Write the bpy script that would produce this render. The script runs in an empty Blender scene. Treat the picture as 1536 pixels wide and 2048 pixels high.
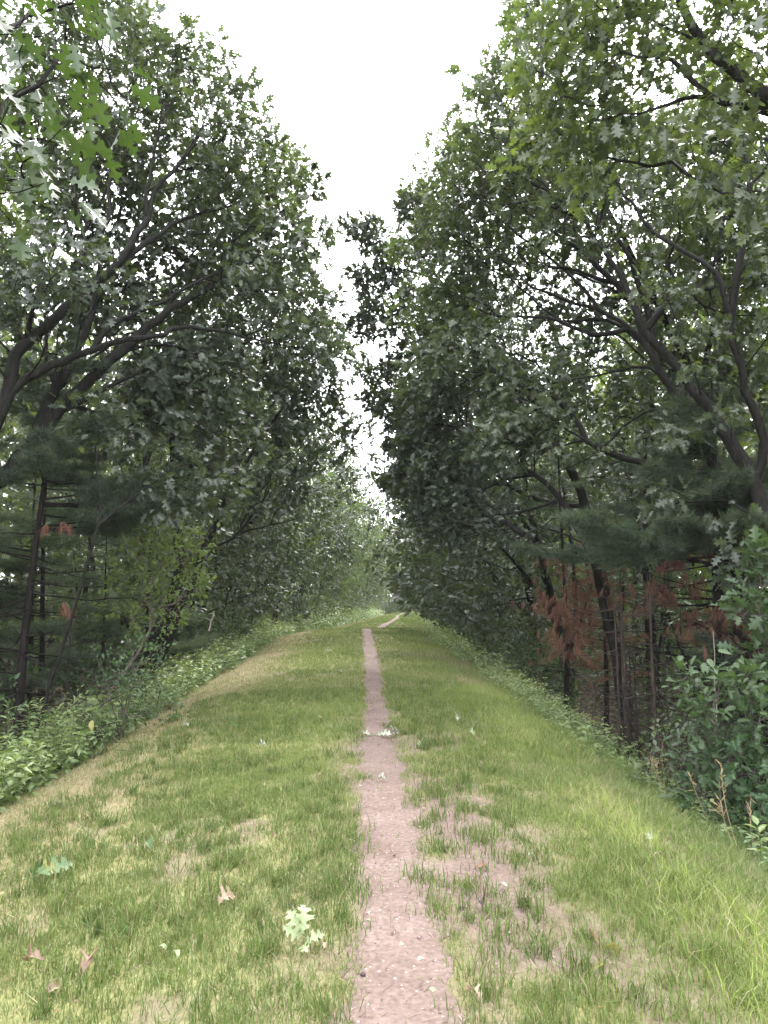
import bpy, math, time
import numpy as np
T0 = time.time()
rng = np.random.default_rng(11)
SC = bpy.context.scene
COL = SC.collection
PI = math.pi

# ------------------------------------------------------------------ camera model (metres, camera over the path, looking +Y)
F_PX, PITCH, CAM_Z = 1547.0, math.radians(6.3), 1.55
_cp, _sp = math.cos(PITCH), math.sin(PITCH)

def ray(px, py):
    a, b = (px - 768) / F_PX, (1024 - py) / F_PX
    return np.array([a, _cp - b * _sp, _sp + b * _cp])

def at(px, py, d):
    r = ray(px, py)
    return np.array([0, 0, CAM_Z]) + r * (d / r[1])

# ------------------------------------------------------------------ terrain
_yy = np.linspace(-60, 700, 3041)
def _table(kx, kv, sm):
    v = np.interp(_yy, kx, kv)
    k = np.hanning(int(sm / 0.25) | 1); k /= k.sum()
    return np.convolve(np.pad(v, len(k) // 2, mode='edge'), k, mode='valid')
_AX = _table([-60, 0, 7.5, 15, 30, 44, 60, 100, 160, 240, 700], [-.1, -.1, -.26, -.5, -.95, -.3, .9, 2.3, 6.5, 14, 14], 10)
_PX = _table([-60, 0, 3, 8, 14, 20, 30, 35, 44, 60, 78, 100, 130, 160, 240, 700], [.1, .1, .09, -.06, -.18, -.36, -.68, -.6, .12, .98, 1.35, 2.2, 3.4, 6.5, 14, 14], 5)
_ZC = _table([-60, 0, 10, 20, 30, 36.5, 44, 60, 100, 160, 700], [0, 0, .02, .2, .37, -.02, .04, -.05, -.6, -1.1, -1.1], 5)
def axis(y): return np.interp(y, _yy, _AX)
def pathx(y): return np.interp(y, _yy, _PX)
_us = np.linspace(-60, 60, 2401)
_hu = np.interp(_us, [-60, -11, -8, -6.5, -5, -4, -3.2, -2.6, -2, -1, 0, 1, 1.8, 2.4, 3, 4, 5, 6.5, 8, 60],
                [-1.9, -1.9, -1.8, -1.6, -1.15, -.72, -.36, -.18, -.08, -.015, .02, 0, -.07, -.2, -.48, -1.15, -1.8, -2.4, -2.6, -2.6])
_k = np.hanning(15); _k /= _k.sum()
_hu = np.convolve(np.pad(_hu, 7, mode='edge'), _k, mode='valid')

def _hash(ix, iy, s):
    n = (ix.astype(np.int64) * 374761393 + iy.astype(np.int64) * 668265263 + s * 1274126177) & 0x7fffffff
    n = ((n ^ (n >> 13)) * 1274126177) & 0x7fffffff
    return ((n ^ (n >> 16)) & 0xffff) / 65535.0
def vnoise(x, y, s=0):
    x = np.asarray(x, float); y = np.asarray(y, float)
    ix, iy = np.floor(x), np.floor(y); fx, fy = x - ix, y - iy
    fx, fy = fx * fx * (3 - 2 * fx), fy * fy * (3 - 2 * fy)
    a, b = _hash(ix, iy, s), _hash(ix + 1, iy, s)
    c, d = _hash(ix, iy + 1, s), _hash(ix + 1, iy + 1, s)
    return (a * (1 - fx) + b * fx) * (1 - fy) + (c * (1 - fx) + d * fx) * fy
def fbm(x, y, s=0, o=3):
    r, a, t = 0, 1, 0
    for i in range(o):
        r = r + a * vnoise(x * 2 ** i, y * 2 ** i, s + i); t += a; a *= .5
    return r / t
def sstep(a, b, x):
    t = np.clip((x - a) / (b - a), 0, 1); return t * t * (3 - 2 * t)

def H(x, y):
    x = np.asarray(x, float); y = np.asarray(y, float)
    u = x - axis(y)
    z = np.interp(u, _us, _hu) + np.interp(y, _yy, _ZC)
    z = z + (fbm(x * .5, y * .5, 5, 2) - .5) * (.06 + .25 * sstep(4, 8, np.abs(u)))
    return z - .02 * np.exp(-((x - pathx(y)) / .28) ** 2)
def Hs(x, y): return float(H(np.array([x]), np.array([y]))[0])

def ground_at(px, py):
    r = ray(px, py); t = np.linspace(.5, 140, 20000)
    P = np.array([0, 0, CAM_Z]) + t[:, None] * r
    below = P[:, 2] < H(P[:, 0], P[:, 1])
    i = np.argmax(below)
    p = P[i]; return np.array([p[0], p[1], Hs(p[0], p[1])])

def bareness(x, y):
    """1 = bare soil, 0 = closed turf"""
    p = x - pathx(y)
    n = fbm(x * 1.7, y * 1.3, 21, 3); n2 = fbm(x * 5, y * 4, 31, 2)
    hw = .175 - .03 * sstep(4.5, 13, y) + .02 * sstep(20, 30, y)
    path = 1 - sstep(hw * .75, hw * 1.5, np.abs(p) + (n2 - .5) * .16)
    near = 1 - sstep(6.5, 11, y)
    wr = sstep(2.0, .3, p) * (p > 0) * (.3 + .7 * near)
    wl = sstep(.75, .15, -p) * (p <= 0) * (.25 + .6 * near)
    patch = sstep(.62, .40, n * .75 + n2 * .25 + .0) * np.maximum(wr, wl)
    spots = sstep(.32, .25, n) * .6 * (1 - sstep(1.6, 2.2, np.abs(x - axis(y))))
    return np.clip(np.maximum(np.maximum(path, patch * 1.05), spots), 0, 1)

def strawness(x, y):
    u = x - axis(y)
    n = fbm(x * .9, y * .6, 41, 3)
    left = sstep(-1.3, -2.3, u) * (1 - sstep(-2.9, -3.5, u) * .6)
    right = sstep(1.5, 2.2, u) * (1 - sstep(2.6, 3.0, u)) * .75 * sstep(3, 7, y)
    return np.clip(.05 + left * (.55 + 1.0 * (n - .2)) + right * (.3 + 1.0 * (n - .3)) + .22 * sstep(.5, .7, n), 0, 1)

# ------------------------------------------------------------------ mesh and object helpers
def mk_mesh(name, V, F, smooth=False, attrs=None, matidx=None):
    V = np.ascontiguousarray(V, np.float32); F = np.ascontiguousarray(F, np.int32)
    k = F.shape[1]
    me = bpy.data.meshes.new(name)
    me.vertices.add(len(V)); me.vertices.foreach_set('co', V.ravel())
    me.loops.add(F.size); me.loops.foreach_set('vertex_index', F.ravel())
    me.polygons.add(len(F)); me.polygons.foreach_set('loop_start', np.arange(0, F.size, k, dtype=np.int32))
    me.polygons.foreach_set('use_smooth', np.full(len(F), smooth, dtype=bool))
    if matidx is not None: me.polygons.foreach_set('material_index', np.ascontiguousarray(matidx, np.int32))
    for an, (ty, data) in (attrs or {}).items():
        a = me.attributes.new(an, ty, 'POINT')
        a.data.foreach_set('color' if ty == 'FLOAT_COLOR' else 'value', np.ascontiguousarray(data, np.float32).ravel())
    me.update(calc_edges=True)
    return me

def obj(name, me, mat, parent=None):
    o = bpy.data.objects.new(name, me); COL.objects.link(o)
    if mat is not None and len(me.materials) == 0:
        for m in (mat if isinstance(mat, (list, tuple)) else [mat]): me.materials.append(m)
    if parent is not None: o.parent = parent
    return o
def tag(o, label, cat, group=None, kind=None):
    if label: o['label'] = label
    if cat: o['category'] = cat
    if group: o['group'] = group
    if kind: o['kind'] = kind
    return o
def thing(name, label, cat, loc, group=None):
    o = bpy.data.objects.new(name, None); COL.objects.link(o)
    o.location = [float(c) for c in loc]; o.empty_display_size = .2
    return tag(o, label, cat, group)
def dup(root, loc, rz=0, sc=1.0, label=None, group=None, scz=None):
    r = root.copy(); COL.objects.link(r); r.location = [float(c) for c in loc]
    r.rotation_euler = (0, 0, rz); r.scale = (sc, sc, scz or sc)
    if label: r['label'] = label
    if group: r['group'] = group
    for ch in list(root.children):
        c = ch.copy(); COL.objects.link(c); c.parent = r
        for g in list(ch.children):
            d = g.copy(); COL.objects.link(d); d.parent = c
    return r

# ------------------------------------------------------------------ materials
def node_mat(name):
    m = bpy.data.materials.new(name); m.use_nodes = True
    nt = m.node_tree; nt.nodes.clear()
    return m, nt, nt.nodes.new('ShaderNodeOutputMaterial')
def N(nt, ty, **kw):
    n = nt.nodes.new(ty)
    for k, v in kw.items(): setattr(n, k, v)
    return n
def ramp(nt, stops):
    r = N(nt, 'ShaderNodeValToRGB'); e = r.color_ramp.elements
    while len(e) < len(stops): e.new(.5)
    for i, (p, c) in enumerate(stops): e[i].position = p; e[i].color = (*c, 1)
    return r

def leaf_mat(name, cols, rough=.42, spec=.5, trans=.35, tcol=1.0, nscale=0):
    m, nt, out = node_mat(name)
    a = N(nt, 'ShaderNodeAttribute', attribute_name='tint')
    r = ramp(nt, [(i / (len(cols) - 1), c) for i, c in enumerate(cols)])
    oi = N(nt, 'ShaderNodeObjectInfo'); mr = N(nt, 'ShaderNodeMapRange'); nt.links.new(oi.outputs['Random'], mr.inputs['Value']); mr.inputs['To Min'].default_value = -.22; mr.inputs['To Max'].default_value = .22
    ad = N(nt, 'ShaderNodeMath', operation='ADD'); nt.links.new(a.outputs['Fac'], ad.inputs[0]); nt.links.new(mr.outputs[0], ad.inputs[1])
    nt.links.new(ad.outputs[0], r.inputs['Fac'])
    b = N(nt, 'ShaderNodeBsdfPrincipled')
    b.inputs['Roughness'].default_value = rough
    b.inputs['Specular IOR Level'].default_value = spec
    nt.links.new(r.outputs['Color'], b.inputs['Base Color'])
    t = N(nt, 'ShaderNodeBsdfTranslucent')
    hs = N(nt, 'ShaderNodeMix', data_type='RGBA', blend_type='MULTIPLY'); hs.inputs[0].default_value = 1
    hs.inputs[7].default_value = (1.6 * tcol, 1.72 * tcol, .55 * tcol, 1)
    nt.links.new(r.outputs['Color'], hs.inputs[6]); nt.links.new(hs.outputs[2], t.inputs['Color'])
    mx = N(nt, 'ShaderNodeMixShader'); mx.inputs[0].default_value = trans
    nt.links.new(b.outputs[0], mx.inputs[1]); nt.links.new(t.outputs[0], mx.inputs[2])
    nt.links.new(mx.outputs[0], out.inputs['Surface'])
    return m

def blade_mat(name, trans=.3):
    m, nt, out = node_mat(name)
    a = N(nt, 'ShaderNodeAttribute', attribute_name='col')
    b = N(nt, 'ShaderNodeBsdfPrincipled'); b.inputs['Roughness'].default_value = .55; b.inputs['Specular IOR Level'].default_value = .35
    t = N(nt, 'ShaderNodeBsdfTranslucent')
    nt.links.new(a.outputs['Color'], b.inputs['Base Color']); nt.links.new(a.outputs['Color'], t.inputs['Color'])
    mx = N(nt, 'ShaderNodeMixShader'); mx.inputs[0].default_value = trans
    nt.links.new(b.outputs[0], mx.inputs[1]); nt.links.new(t.outputs[0], mx.inputs[2])
    nt.links.new(mx.outputs[0], out.inputs['Surface'])
    return m

def bark_mat(name, c0, c1, scale=6.0):
    m, nt, out = node_mat(name)
    tc = N(nt, 'ShaderNodeTexCoord'); mp = N(nt, 'ShaderNodeMapping'); mp.inputs['Scale'].default_value = (scale, scale, scale * .25)
    nt.links.new(tc.outputs['Object'], mp.inputs[0])
    n = N(nt, 'ShaderNodeTexNoise'); n.inputs['Scale'].default_value = 4; n.inputs['Detail'].default_value = 6; n.inputs['Roughness'].default_value = .7
    nt.links.new(mp.outputs[0], n.inputs['Vector'])
    r = ramp(nt, [(.34, c0), (.62, c1), (.80, tuple(min(1, 2.4 * k) for k in c1))]); nt.links.new(n.outputs['Fac'], r.inputs['Fac'])
    b = N(nt, 'ShaderNodeBsdfPrincipled'); b.inputs['Roughness'].default_value = .85; b.inputs['Specular IOR Level'].default_value = .2
    nt.links.new(r.outputs['Color'], b.inputs['Base Color'])
    bp = N(nt, 'ShaderNodeBump'); bp.inputs['Strength'].default_value = .6; bp.inputs['Distance'].default_value = .03
    nt.links.new(n.outputs['Fac'], bp.inputs['Height']); nt.links.new(bp.outputs[0], b.inputs['Normal'])
    nt.links.new(b.outputs[0], out.inputs['Surface'])
    return m

M = {}
M['oak'] = leaf_mat('oak_leaf', [(.040, .056, .040), (.062, .085, .052), (.09, .122, .06), (.13, .162, .062)], .39, .7, .37, .92)
M['oak_near'] = leaf_mat('near_oak_leaf', [(.035, .062, .026), (.05, .085, .03), (.075, .115, .036)], .35, .7, .30, .8)
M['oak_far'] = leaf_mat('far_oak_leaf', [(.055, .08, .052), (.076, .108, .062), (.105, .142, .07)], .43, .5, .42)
M['white_oak'] = leaf_mat('white_oak_leaf', [(.046, .08, .04), (.065, .108, .05), (.095, .145, .06)], .45, .45, .3)
M['light'] = leaf_mat('light_green_leaf', [(.08, .12, .045), (.12, .17, .055), (.17, .21, .07)], .5, .4, .45)
M['shrub'] = leaf_mat('shrub_leaf', [(.04, .08, .035), (.06, .115, .05), (.09, .15, .06)], .45, .45, .35)
M['weed'] = leaf_mat('weed_leaf', [(.08, .14, .068), (.125, .195, .095), (.175, .25, .115), (.23, .29, .115)], .38, .6, .35, .8)
M['needle'] = leaf_mat('pine_needle', [(.046, .068, .053), (.068, .095, .07), (.095, .125, .082)], .5, .3, .35, .8)
M['dead_needle'] = leaf_mat('dead_pine_needle', [(.125, .065, .05), (.195, .102, .075), (.25, .145, .108)], .75, .15, .25, .45)
M['bark'] = bark_mat('dark_oak_bark', (.0035, .0034, .003), (.018, .0172, .015))
M['pine_bark'] = bark_mat('pine_bark', (.005, .0042, .004), (.018, .0145, .013))
M['grey_bark'] = bark_mat('grey_bark', (.06, .052, .045), (.16, .14, .12))
M['dead_wood'] = bark_mat('dead_wood', (.022, .017, .015), (.06, .046, .04), 10)
M['bleached'] = bark_mat('bleached_wood', (.26, .23, .2), (.42, .39, .35), 10)
M['blade'] = blade_mat('grass_blade')
M['stalk'] = bark_mat('dry_stalk', (.32, .23, .13), (.46, .36, .22), 20)
M['green_stem'] = bark_mat('green_stem', (.08, .13, .05), (.13, .18, .07), 20)

# ------------------------------------------------------------------ leaf templates: x across, y along, z up (unit length)
def _template(half, quads, tris, fold=.22, droop=.18):
    """half: list of (w, t); indices with w==0 are on the midrib"""
    V = []; F = []
    mid = {i for i, (w, t) in enumerate(half) if w == 0}
    idx = [{}, {}]
    for s in (0, 1):
        for i, (w, t) in enumerate(half):
            if i in mid and s == 1: idx[1][i] = idx[0][i]; continue
            idx[s][i] = len(V)
            V.append(((1 - 2 * s) * w, t, fold * w - droop * t * t))
    for s in (0, 1):
        for f in tris:
            t = [idx[s][i] for i in f]; F.append(t if s == 0 else t[::-1])
    return np.array(V, float), np.array(F, int)
_h = [(0, 0), (0, .32), (0, .58), (0, .80), (0, 1.0), (.05, .14), (.27, .22), (.085, .34), (.37, .52), (.09, .60), (.25, .80), (.07, .83)]
LEAF20 = _template(_h, 0, [(0, 5, 1), (5, 7, 1), (5, 6, 7), (1, 7, 2), (7, 9, 2), (7, 8, 9), (2, 9, 3), (9, 11, 3), (9, 10, 11), (3, 11, 4)])
LEAF8 = _template([(0, 0), (0, .45), (0, .72), (0, 1), (.27, .24), (.36, .55), (.22, .84)], 0, [(0, 4, 1), (0, 5, 2), (1, 6, 3), (1, 5, 2)])
LEAF4 = _template([(0, 0), (0, .5), (0, 1), (.27, .42)], 0, [(0, 3, 1), (1, 3, 2)])
LEAF2 = _template([(0, 0), (0, 1), (.3, .5)], 0, [(0, 2, 1)], .3, .1)
OVATE = _template([(0, 0), (0, .5), (0, 1), (.2, .2), (.23, .5), (.1, .85)], 0, [(0, 3, 1), (3, 4, 1), (4, 5, 1), (5, 2, 1)], .3, .25)
LANCE = _template([(0, 0), (0, .5), (0, 1), (.08, .3), (.07, .65)], 0, [(0, 3, 1), (3, 4, 1), (4, 2, 1)], .3, .45)
_hw = [(0, 0), (0, .3), (0, .5), (0, .7), (0, 1.0), (.07, .2), (.16, .28), (.10, .38), (.25, .46), (.13, .54), (.28, .66), (.15, .72), (.2, .86), (.1, .93)]
LEAFW = _template(_hw, 0, [(0, 5, 1), (5, 6, 7), (5, 7, 1), (1, 7, 2), (7, 8, 9), (7, 9, 2), (2, 9, 3), (9, 10, 11), (9, 11, 3), (3, 11, 13), (11, 12, 13), (3, 13, 4)], .2, .2)

_o = [(.012, .0), (.02, .10), (.10, .145), (.19, .165), (.15, .20), (.225, .245), (.12, .265), (.065, .31), (.08, .36), (.20, .41), (.345, .44), (.27, .48), (.365, .55), (.22, .555), (.085, .595), (.08, .65), (.17, .705), (.285, .735), (.20, .77), (.235, .83), (.12, .835), (.06, .87), (.07, .90), (.11, .955), (.03, .955), (0, 1.0)]
def _fine():
    V, F = [], []
    for w, t in _o: V += [(0, t, 0), (w, t, .22 * w - .18 * t * t), (-w, t, .22 * w - .18 * t * t)]
    for i in range(len(_o)): V[3 * i] = (0, _o[i][1], -.18 * _o[i][1] ** 2)
    for i in range(len(_o) - 1):
        a, b = 3 * i, 3 * i + 3
        F += [(a, a + 1, b + 1), (a, b + 1, b), (a, b + 2, a + 2), (a, b, b + 2)]
    return np.array(V, float), np.array(F, int)
LEAFX = _fine()

def unit(a): return a / np.maximum(np.linalg.norm(a, axis=-1, keepdims=True), 1e-9)
def leaves(tpl, pos, d, n, size, tint):
    """arrays of leaves -> V, F, tint per vertex"""
    TV, TF = tpl
    d = unit(d); x = unit(np.cross(d, n)); z = np.cross(x, d)
    R = np.stack([x, d, z], 1)                                       # rows
    V = pos[:, None, :] + size[:, None, None] * np.einsum('mk,nkj->nmj', TV, R)
    F = TF[None] + (np.arange(len(pos)) * len(TV))[:, None, None]
    return V.reshape(-1, 3), F.reshape(-1, 3), np.repeat(tint, len(TV))

def leaf_mesh(name, parts):
    V, F, T, o = [], [], [], 0
    for v, f, t in parts: V.append(v); F.append(f + o); T.append(t); o += len(v)
    return mk_mesh(name, np.concatenate(V), np.concatenate(F), False, {'tint': ('FLOAT', np.clip(np.concatenate(T), 0, 1))})

# ------------------------------------------------------------------ tubes
def frames(P):
    T = np.gradient(P, axis=0); T = unit(T)
    ref = np.array([0, 0, 1.0]) if abs(T[0, 2]) < .9 else np.array([1.0, 0, 0])
    a = unit(np.cross(T, ref)); b = np.cross(T, a)
    return a, b
def tube(P, R, k=8, lump=0, seed=0):
    P = np.asarray(P, float); R = np.asarray(R, float)
    a, b = frames(P); th = np.arange(k) * 2 * PI / k
    rr = R[:, None] * np.ones((1, k))
    if lump: rr = rr * (1 + lump * (np.random.default_rng(seed).random((len(P), k)) - .5))
    V = P[:, None, :] + rr[..., None] * (np.cos(th)[None, :, None] * a[:, None, :] + np.sin(th)[None, :, None] * b[:, None, :])
    n = len(P); i = np.arange(n - 1)[:, None] * k; j = np.arange(k)[None]; j2 = (j + 1) % k
    A, B, C, D = i + j, i + j2, i + k + j2, i + k + j
    F = np.concatenate([np.stack([A, B, C], -1).reshape(-1, 3), np.stack([A, C, D], -1).reshape(-1, 3)])
    return V.reshape(-1, 3), F
def join(parts):
    V, F, o = [], [], 0
    for v, f in parts: V.append(v); F.append(f + o); o += len(v)
    return np.concatenate(V), np.concatenate(F)
def prisms(P0, P1, R0, R1, k=3):
    T = unit(P1 - P0); ref = np.where(np.abs(T[:, 2:3]) < .9, np.array([[0, 0, 1.0]]), np.array([[1.0, 0, 0]]))
    a = unit(np.cross(T, ref)); b = np.cross(T, a); th = np.arange(k) * 2 * PI / k
    ring = np.cos(th)[None, :, None] * a[:, None] + np.sin(th)[None, :, None] * b[:, None]
    V = np.concatenate([P0[:, None] + R0[:, None, None] * ring, P1[:, None] + R1[:, None, None] * ring], 1)
    j = np.arange(k); j2 = (j + 1) % k
    F = np.concatenate([np.stack([j, j2, k + j2], -1), np.stack([j, k + j2, k + j], -1)])
    return V.reshape(-1, 3), (F[None] + (np.arange(len(P0)) * 2 * k)[:, None, None]).reshape(-1, 3)
def resample(P, step):
    P = np.asarray(P, float)
    # Catmull-Rom through the points
    if len(P) > 2:
        Q = np.vstack([2 * P[0] - P[1], P, 2 * P[-1] - P[-2]]); out = []
        for i in range(1, len(Q) - 2):
            n = max(2, int(np.linalg.norm(Q[i + 1] - Q[i]) / step) + 1)
            t = np.linspace(0, 1, n, endpoint=False)[:, None]
            a, b, c, d = Q[i - 1], Q[i], Q[i + 1], Q[i + 2]
            out.append(.5 * (2 * b + (c - a) * t + (2 * a - 5 * b + 4 * c - d) * t ** 2 + (3 * b - a - 3 * c + d) * t ** 3))
        return np.vstack(out + [P[-1:]])
    n = max(2, int(np.linalg.norm(P[1] - P[0]) / step) + 1)
    return P[0] + (P[1] - P[0]) * np.linspace(0, 1, n)[:, None]
# ------------------------------------------------------------------ trees: limbs given as polylines, the rest of the branching grown into the crown
class Tree: pass
def grow(polys, att, bf=.22, seg=.3, seed=0, tip_r=.0038, e=2.12, wob=.05):
    """polys: [(points, r0, r1)], each later one starts at the nearest node of the earlier ones"""
    rg = np.random.default_rng(seed)
    P, par, minr, plen = [], [], [], []
    for i, (pts, r0, r1) in enumerate(polys):
        Q = resample(pts, .28); rr = np.linspace(r0, r1, len(Q)); prev = -1; s = 0
        if i > 0:
            A = np.array(P); prev = int(np.argmin(np.linalg.norm(A - Q[0], axis=1)))
            if np.linalg.norm(A[prev] - Q[0]) < .12: s = 1
        amp = np.minimum(np.arange(len(Q)) * .3, 1)[:, None] * .012
        Q = Q + rg.normal(size=Q.shape) * amp
        for j in range(s, len(Q)):
            plen.append(0 if prev < 0 else plen[prev] + float(np.linalg.norm(Q[j] - P[prev])))
            P.append(Q[j]); par.append(prev); minr.append(rr[j]); prev = len(P) - 1
    n0 = len(P); A = np.array(P)
    D = np.linalg.norm(att[:, None] - A[None], axis=2) + bf * np.array(plen)[None]
    bi = np.argmin(D, 1); best = D[np.arange(len(att)), bi]
    done = np.zeros(len(att), bool)
    for _ in range(len(att)):
        k = int(np.argmin(best)); b = int(bi[k]); d = att[k] - P[b]; L = float(np.linalg.norm(d))
        n = max(1, int(math.ceil(L / seg))); prev = b; base = P[b]
        bow = rg.normal(size=3) * wob * L
        for j in range(1, n + 1):
            t = j / n; q = base + d * t + bow * math.sin(PI * t) + (0 if j == n else rg.normal(size=3) * .012)
            plen.append(plen[prev] + L / n); P.append(q); par.append(prev); minr.append(0); prev = len(P) - 1
            c = np.linalg.norm(att - q, axis=1) + bf * plen[-1]
            m = (c < best) & ~done; best[m] = c[m]; bi[m] = prev
        done[k] = True; best[k] = 1e9
    P = np.array(P); par = np.array(par); n = len(P)
    for it in range(3):                                               # ease the grown twigs
        cs = np.zeros((n, 3)); cn = np.zeros(n); ok = par >= 0
        np.add.at(cs, par[ok], P[ok]); np.add.at(cn, par[ok], 1)
        m = (np.arange(n) >= n0) & (cn > 0)
        P[m] = .5 * P[m] + .25 * P[par[m]] + .25 * cs[m] / cn[m][:, None]
    acc = np.zeros(n); R = np.zeros(n); kids = np.zeros(n, int)
    big = np.full(n, -1); bigr = np.zeros(n)
    for i in range(n - 1, -1, -1):
        R[i] = max(tip_r if acc[i] == 0 else acc[i] ** (1 / e), 0)
        p = par[i]
        if p >= 0: acc[p] += R[i] ** e; kids[p] += 1
        R[i] = max(R[i], minr[i]) if i < n0 else R[i]
        if p >= 0 and R[i] > bigr[p]: bigr[p] = R[i]; big[p] = i
    for i in range(n0):                                               # given limbs keep their given girth
        R[i] = minr[i]
    t = Tree(); t.P, t.par, t.R, t.kids, t.big, t.n0 = P, par, R, kids, big, n0
    return t

def wood_mesh(name, t, org, thick=.016, lump=.18):
    P = t.P - org; parts = []
    isbig = np.zeros(len(P), bool); ok = t.big >= 0; isbig[t.big[ok]] = True
    thin = (t.par >= 0) & (t.R < thick)
    if thin.any():
        c = np.where(thin)[0]; p = t.par[c]
        r0 = np.minimum(t.R[p], t.R[c] * 1.35)
        parts.append(prisms(P[p], P[c], r0, t.R[c], 3))
    start = [i for i in range(len(P)) if t.R[i] >= thick and not (t.par[i] >= 0 and isbig[i] and t.R[t.par[i]] >= thick)]
    for s in start:
        ch = [s]
        while t.big[ch[-1]] >= 0 and t.R[t.big[ch[-1]]] >= thick * .999: ch.append(int(t.big[ch[-1]]))
        rr = [t.R[i] for i in ch]
        if t.par[s] >= 0: ch = [int(t.par[s])] + ch; rr = [rr[0] * 1.1] + rr
        if len(ch) < 2: continue
        mr = max(rr); k = 12 if mr > .09 else 8 if mr > .045 else 5
        parts.append(tube(P[ch], np.array(rr), k, lump if mr > .03 else 0, s))
    V, F = join(parts)
    return mk_mesh(name, V, F, True)

def crown_mesh(name, t, org, tpl, size, per=7, seed=0, droop=.25, tilt=.7, spread=.09, sv=.45, twig_r=.0075, extra=.35, face=.7):
    rg = np.random.default_rng(seed)
    tips = np.where((t.kids == 0) & (np.arange(len(t.P)) >= 0))[0]
    mids = np.where((t.kids > 0) & (t.R < twig_r) & (np.arange(len(t.P)) >= t.n0))[0]
    mids = mids[rg.random(len(mids)) < extra]
    idx = np.concatenate([np.repeat(tips, per), np.repeat(mids, max(1, per // 3))])
    n = len(idx); out = unit(t.P[idx] - t.P[np.maximum(t.par[idx], 0)] + 1e-6)
    d = out * .55 + unit(rg.normal(size=(n, 3))) * .9; d[:, 2] -= droop
    nn = rg.normal(size=(n, 3)) * tilt; nn[:, 2] += 1
    cen = t.P[tips].mean(0) - np.array([0, 0, 1.0]); ow = unit(t.P[idx] - cen); nn += face * ow; d += .3 * ow
    pos = t.P[idx] - org + rg.normal(size=(n, 3)) * spread * .55 + unit(d) * spread * .5
    sz = size * (1 - sv + 2 * sv * rg.random(n))
    cl = np.repeat(rg.random(len(t.P)), 1)[idx]
    pz = t.P[idx]; clump = fbm(pz[:, 0] * .7 + pz[:, 2] * .37, pz[:, 1] * .7 - pz[:, 2] * .51, seed % 97, 2)
    tint = .15 + .9 * (clump - .2) * .8 + .25 * (cl - .5) + .35 * (rg.random(n) - .5)
    return leaf_mesh(name, [leaves(tpl, pos, d, nn, sz, tint)])

def blob_points(blobs, n, seed=0, shell=.45):
    rg = np.random.default_rng(seed)
    w = np.array([r ** 2.3 for *_, r in blobs]); cnt = np.maximum(3, (n * w / w.sum()).astype(int)); out = []
    for (c, r), k in zip(blobs, cnt):
        v = unit(rg.normal(size=(k, 3))); v[:, 2] *= .82
        rad = (shell ** 3 + (1 - shell ** 3) * rg.random(k)) ** (1 / 3)
        # a lumpy outline: radius varies with direction
        lump = .58 + .8 * vnoise(v[:, 0] * 2.2 + 7 * r, v[:, 1] * 2.2 + v[:, 2] * 1.9 + c[0], seed % 50)
        out.append(np.asarray(c) + v * (rad * r * lump)[:, None])
    return np.concatenate(out)

def bl(*a):                                                            # (px, py, depth, radius) ...
    return [(at(px, py, d), r) for px, py, d, r in a]
def pl(*a): return [at(*p) for p in a]

def make_tree(name, label, base, polys, blobs, n, tpl, size, mat='oak', bark='bark', per=7, seed=0, cat='tree', group=None,
              bf=.22, droop=.25, tilt=.7, spread=.09, tip_r=.0035, shell=.45, seg=.3, extra=.35, clear=0):
    base = np.asarray(base, float)
    att = blob_points(blobs, n, seed, shell)
    if clear:                                                           # the older limbs are bare along their length
        lim = np.concatenate([resample(p, .3)[:-5] for p, a, b in polys if len(p) > 3] or [np.zeros((0, 3))])
        if len(lim):
            dm = np.min(np.linalg.norm(att[:, None] - lim[None], axis=2), 1); att = att[dm > clear]
    t = grow(polys, att, bf, seg, seed, tip_r)
    r = thing(name, label, cat, base, group)
    obj('trunk', wood_mesh('trunk', t, base), M[bark], r)
    obj('crown', crown_mesh('crown', t, base, tpl, size, per, seed, droop, tilt, spread, extra=extra), M[mat], r)
    return r

# ------------------------------------------------------------------ white pines
def tufts(pos, d, n_needle, ln, width, rg, cone=.75, droop=0.0, tint0=.5):
    k = len(pos); d = unit(d)
    D = np.repeat(d, n_needle, 0); Pp = np.repeat(pos, n_needle, 0)
    D = unit(D + rg.normal(size=D.shape) * cone); D[:, 2] -= droop; D = unit(D)
    Pp = Pp - np.repeat(d, n_needle, 0) * (rg.random(len(Pp)) * ln * .5)[:, None]
    L = ln * (.7 + .5 * rg.random(len(Pp)))
    side = unit(np.cross(D, rg.normal(size=D.shape))) * width * .5
    V = np.stack([Pp - side, Pp + side, Pp + D * L[:, None]], 1).reshape(-1, 3)
    F = np.arange(len(V)).reshape(-1, 3)
    T = np.repeat(np.repeat(tint0 + .5 * (rg.random(k) - .5), n_needle) + .3 * (rg.random(len(Pp)) - .5), 3)
    return V, F, T

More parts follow.
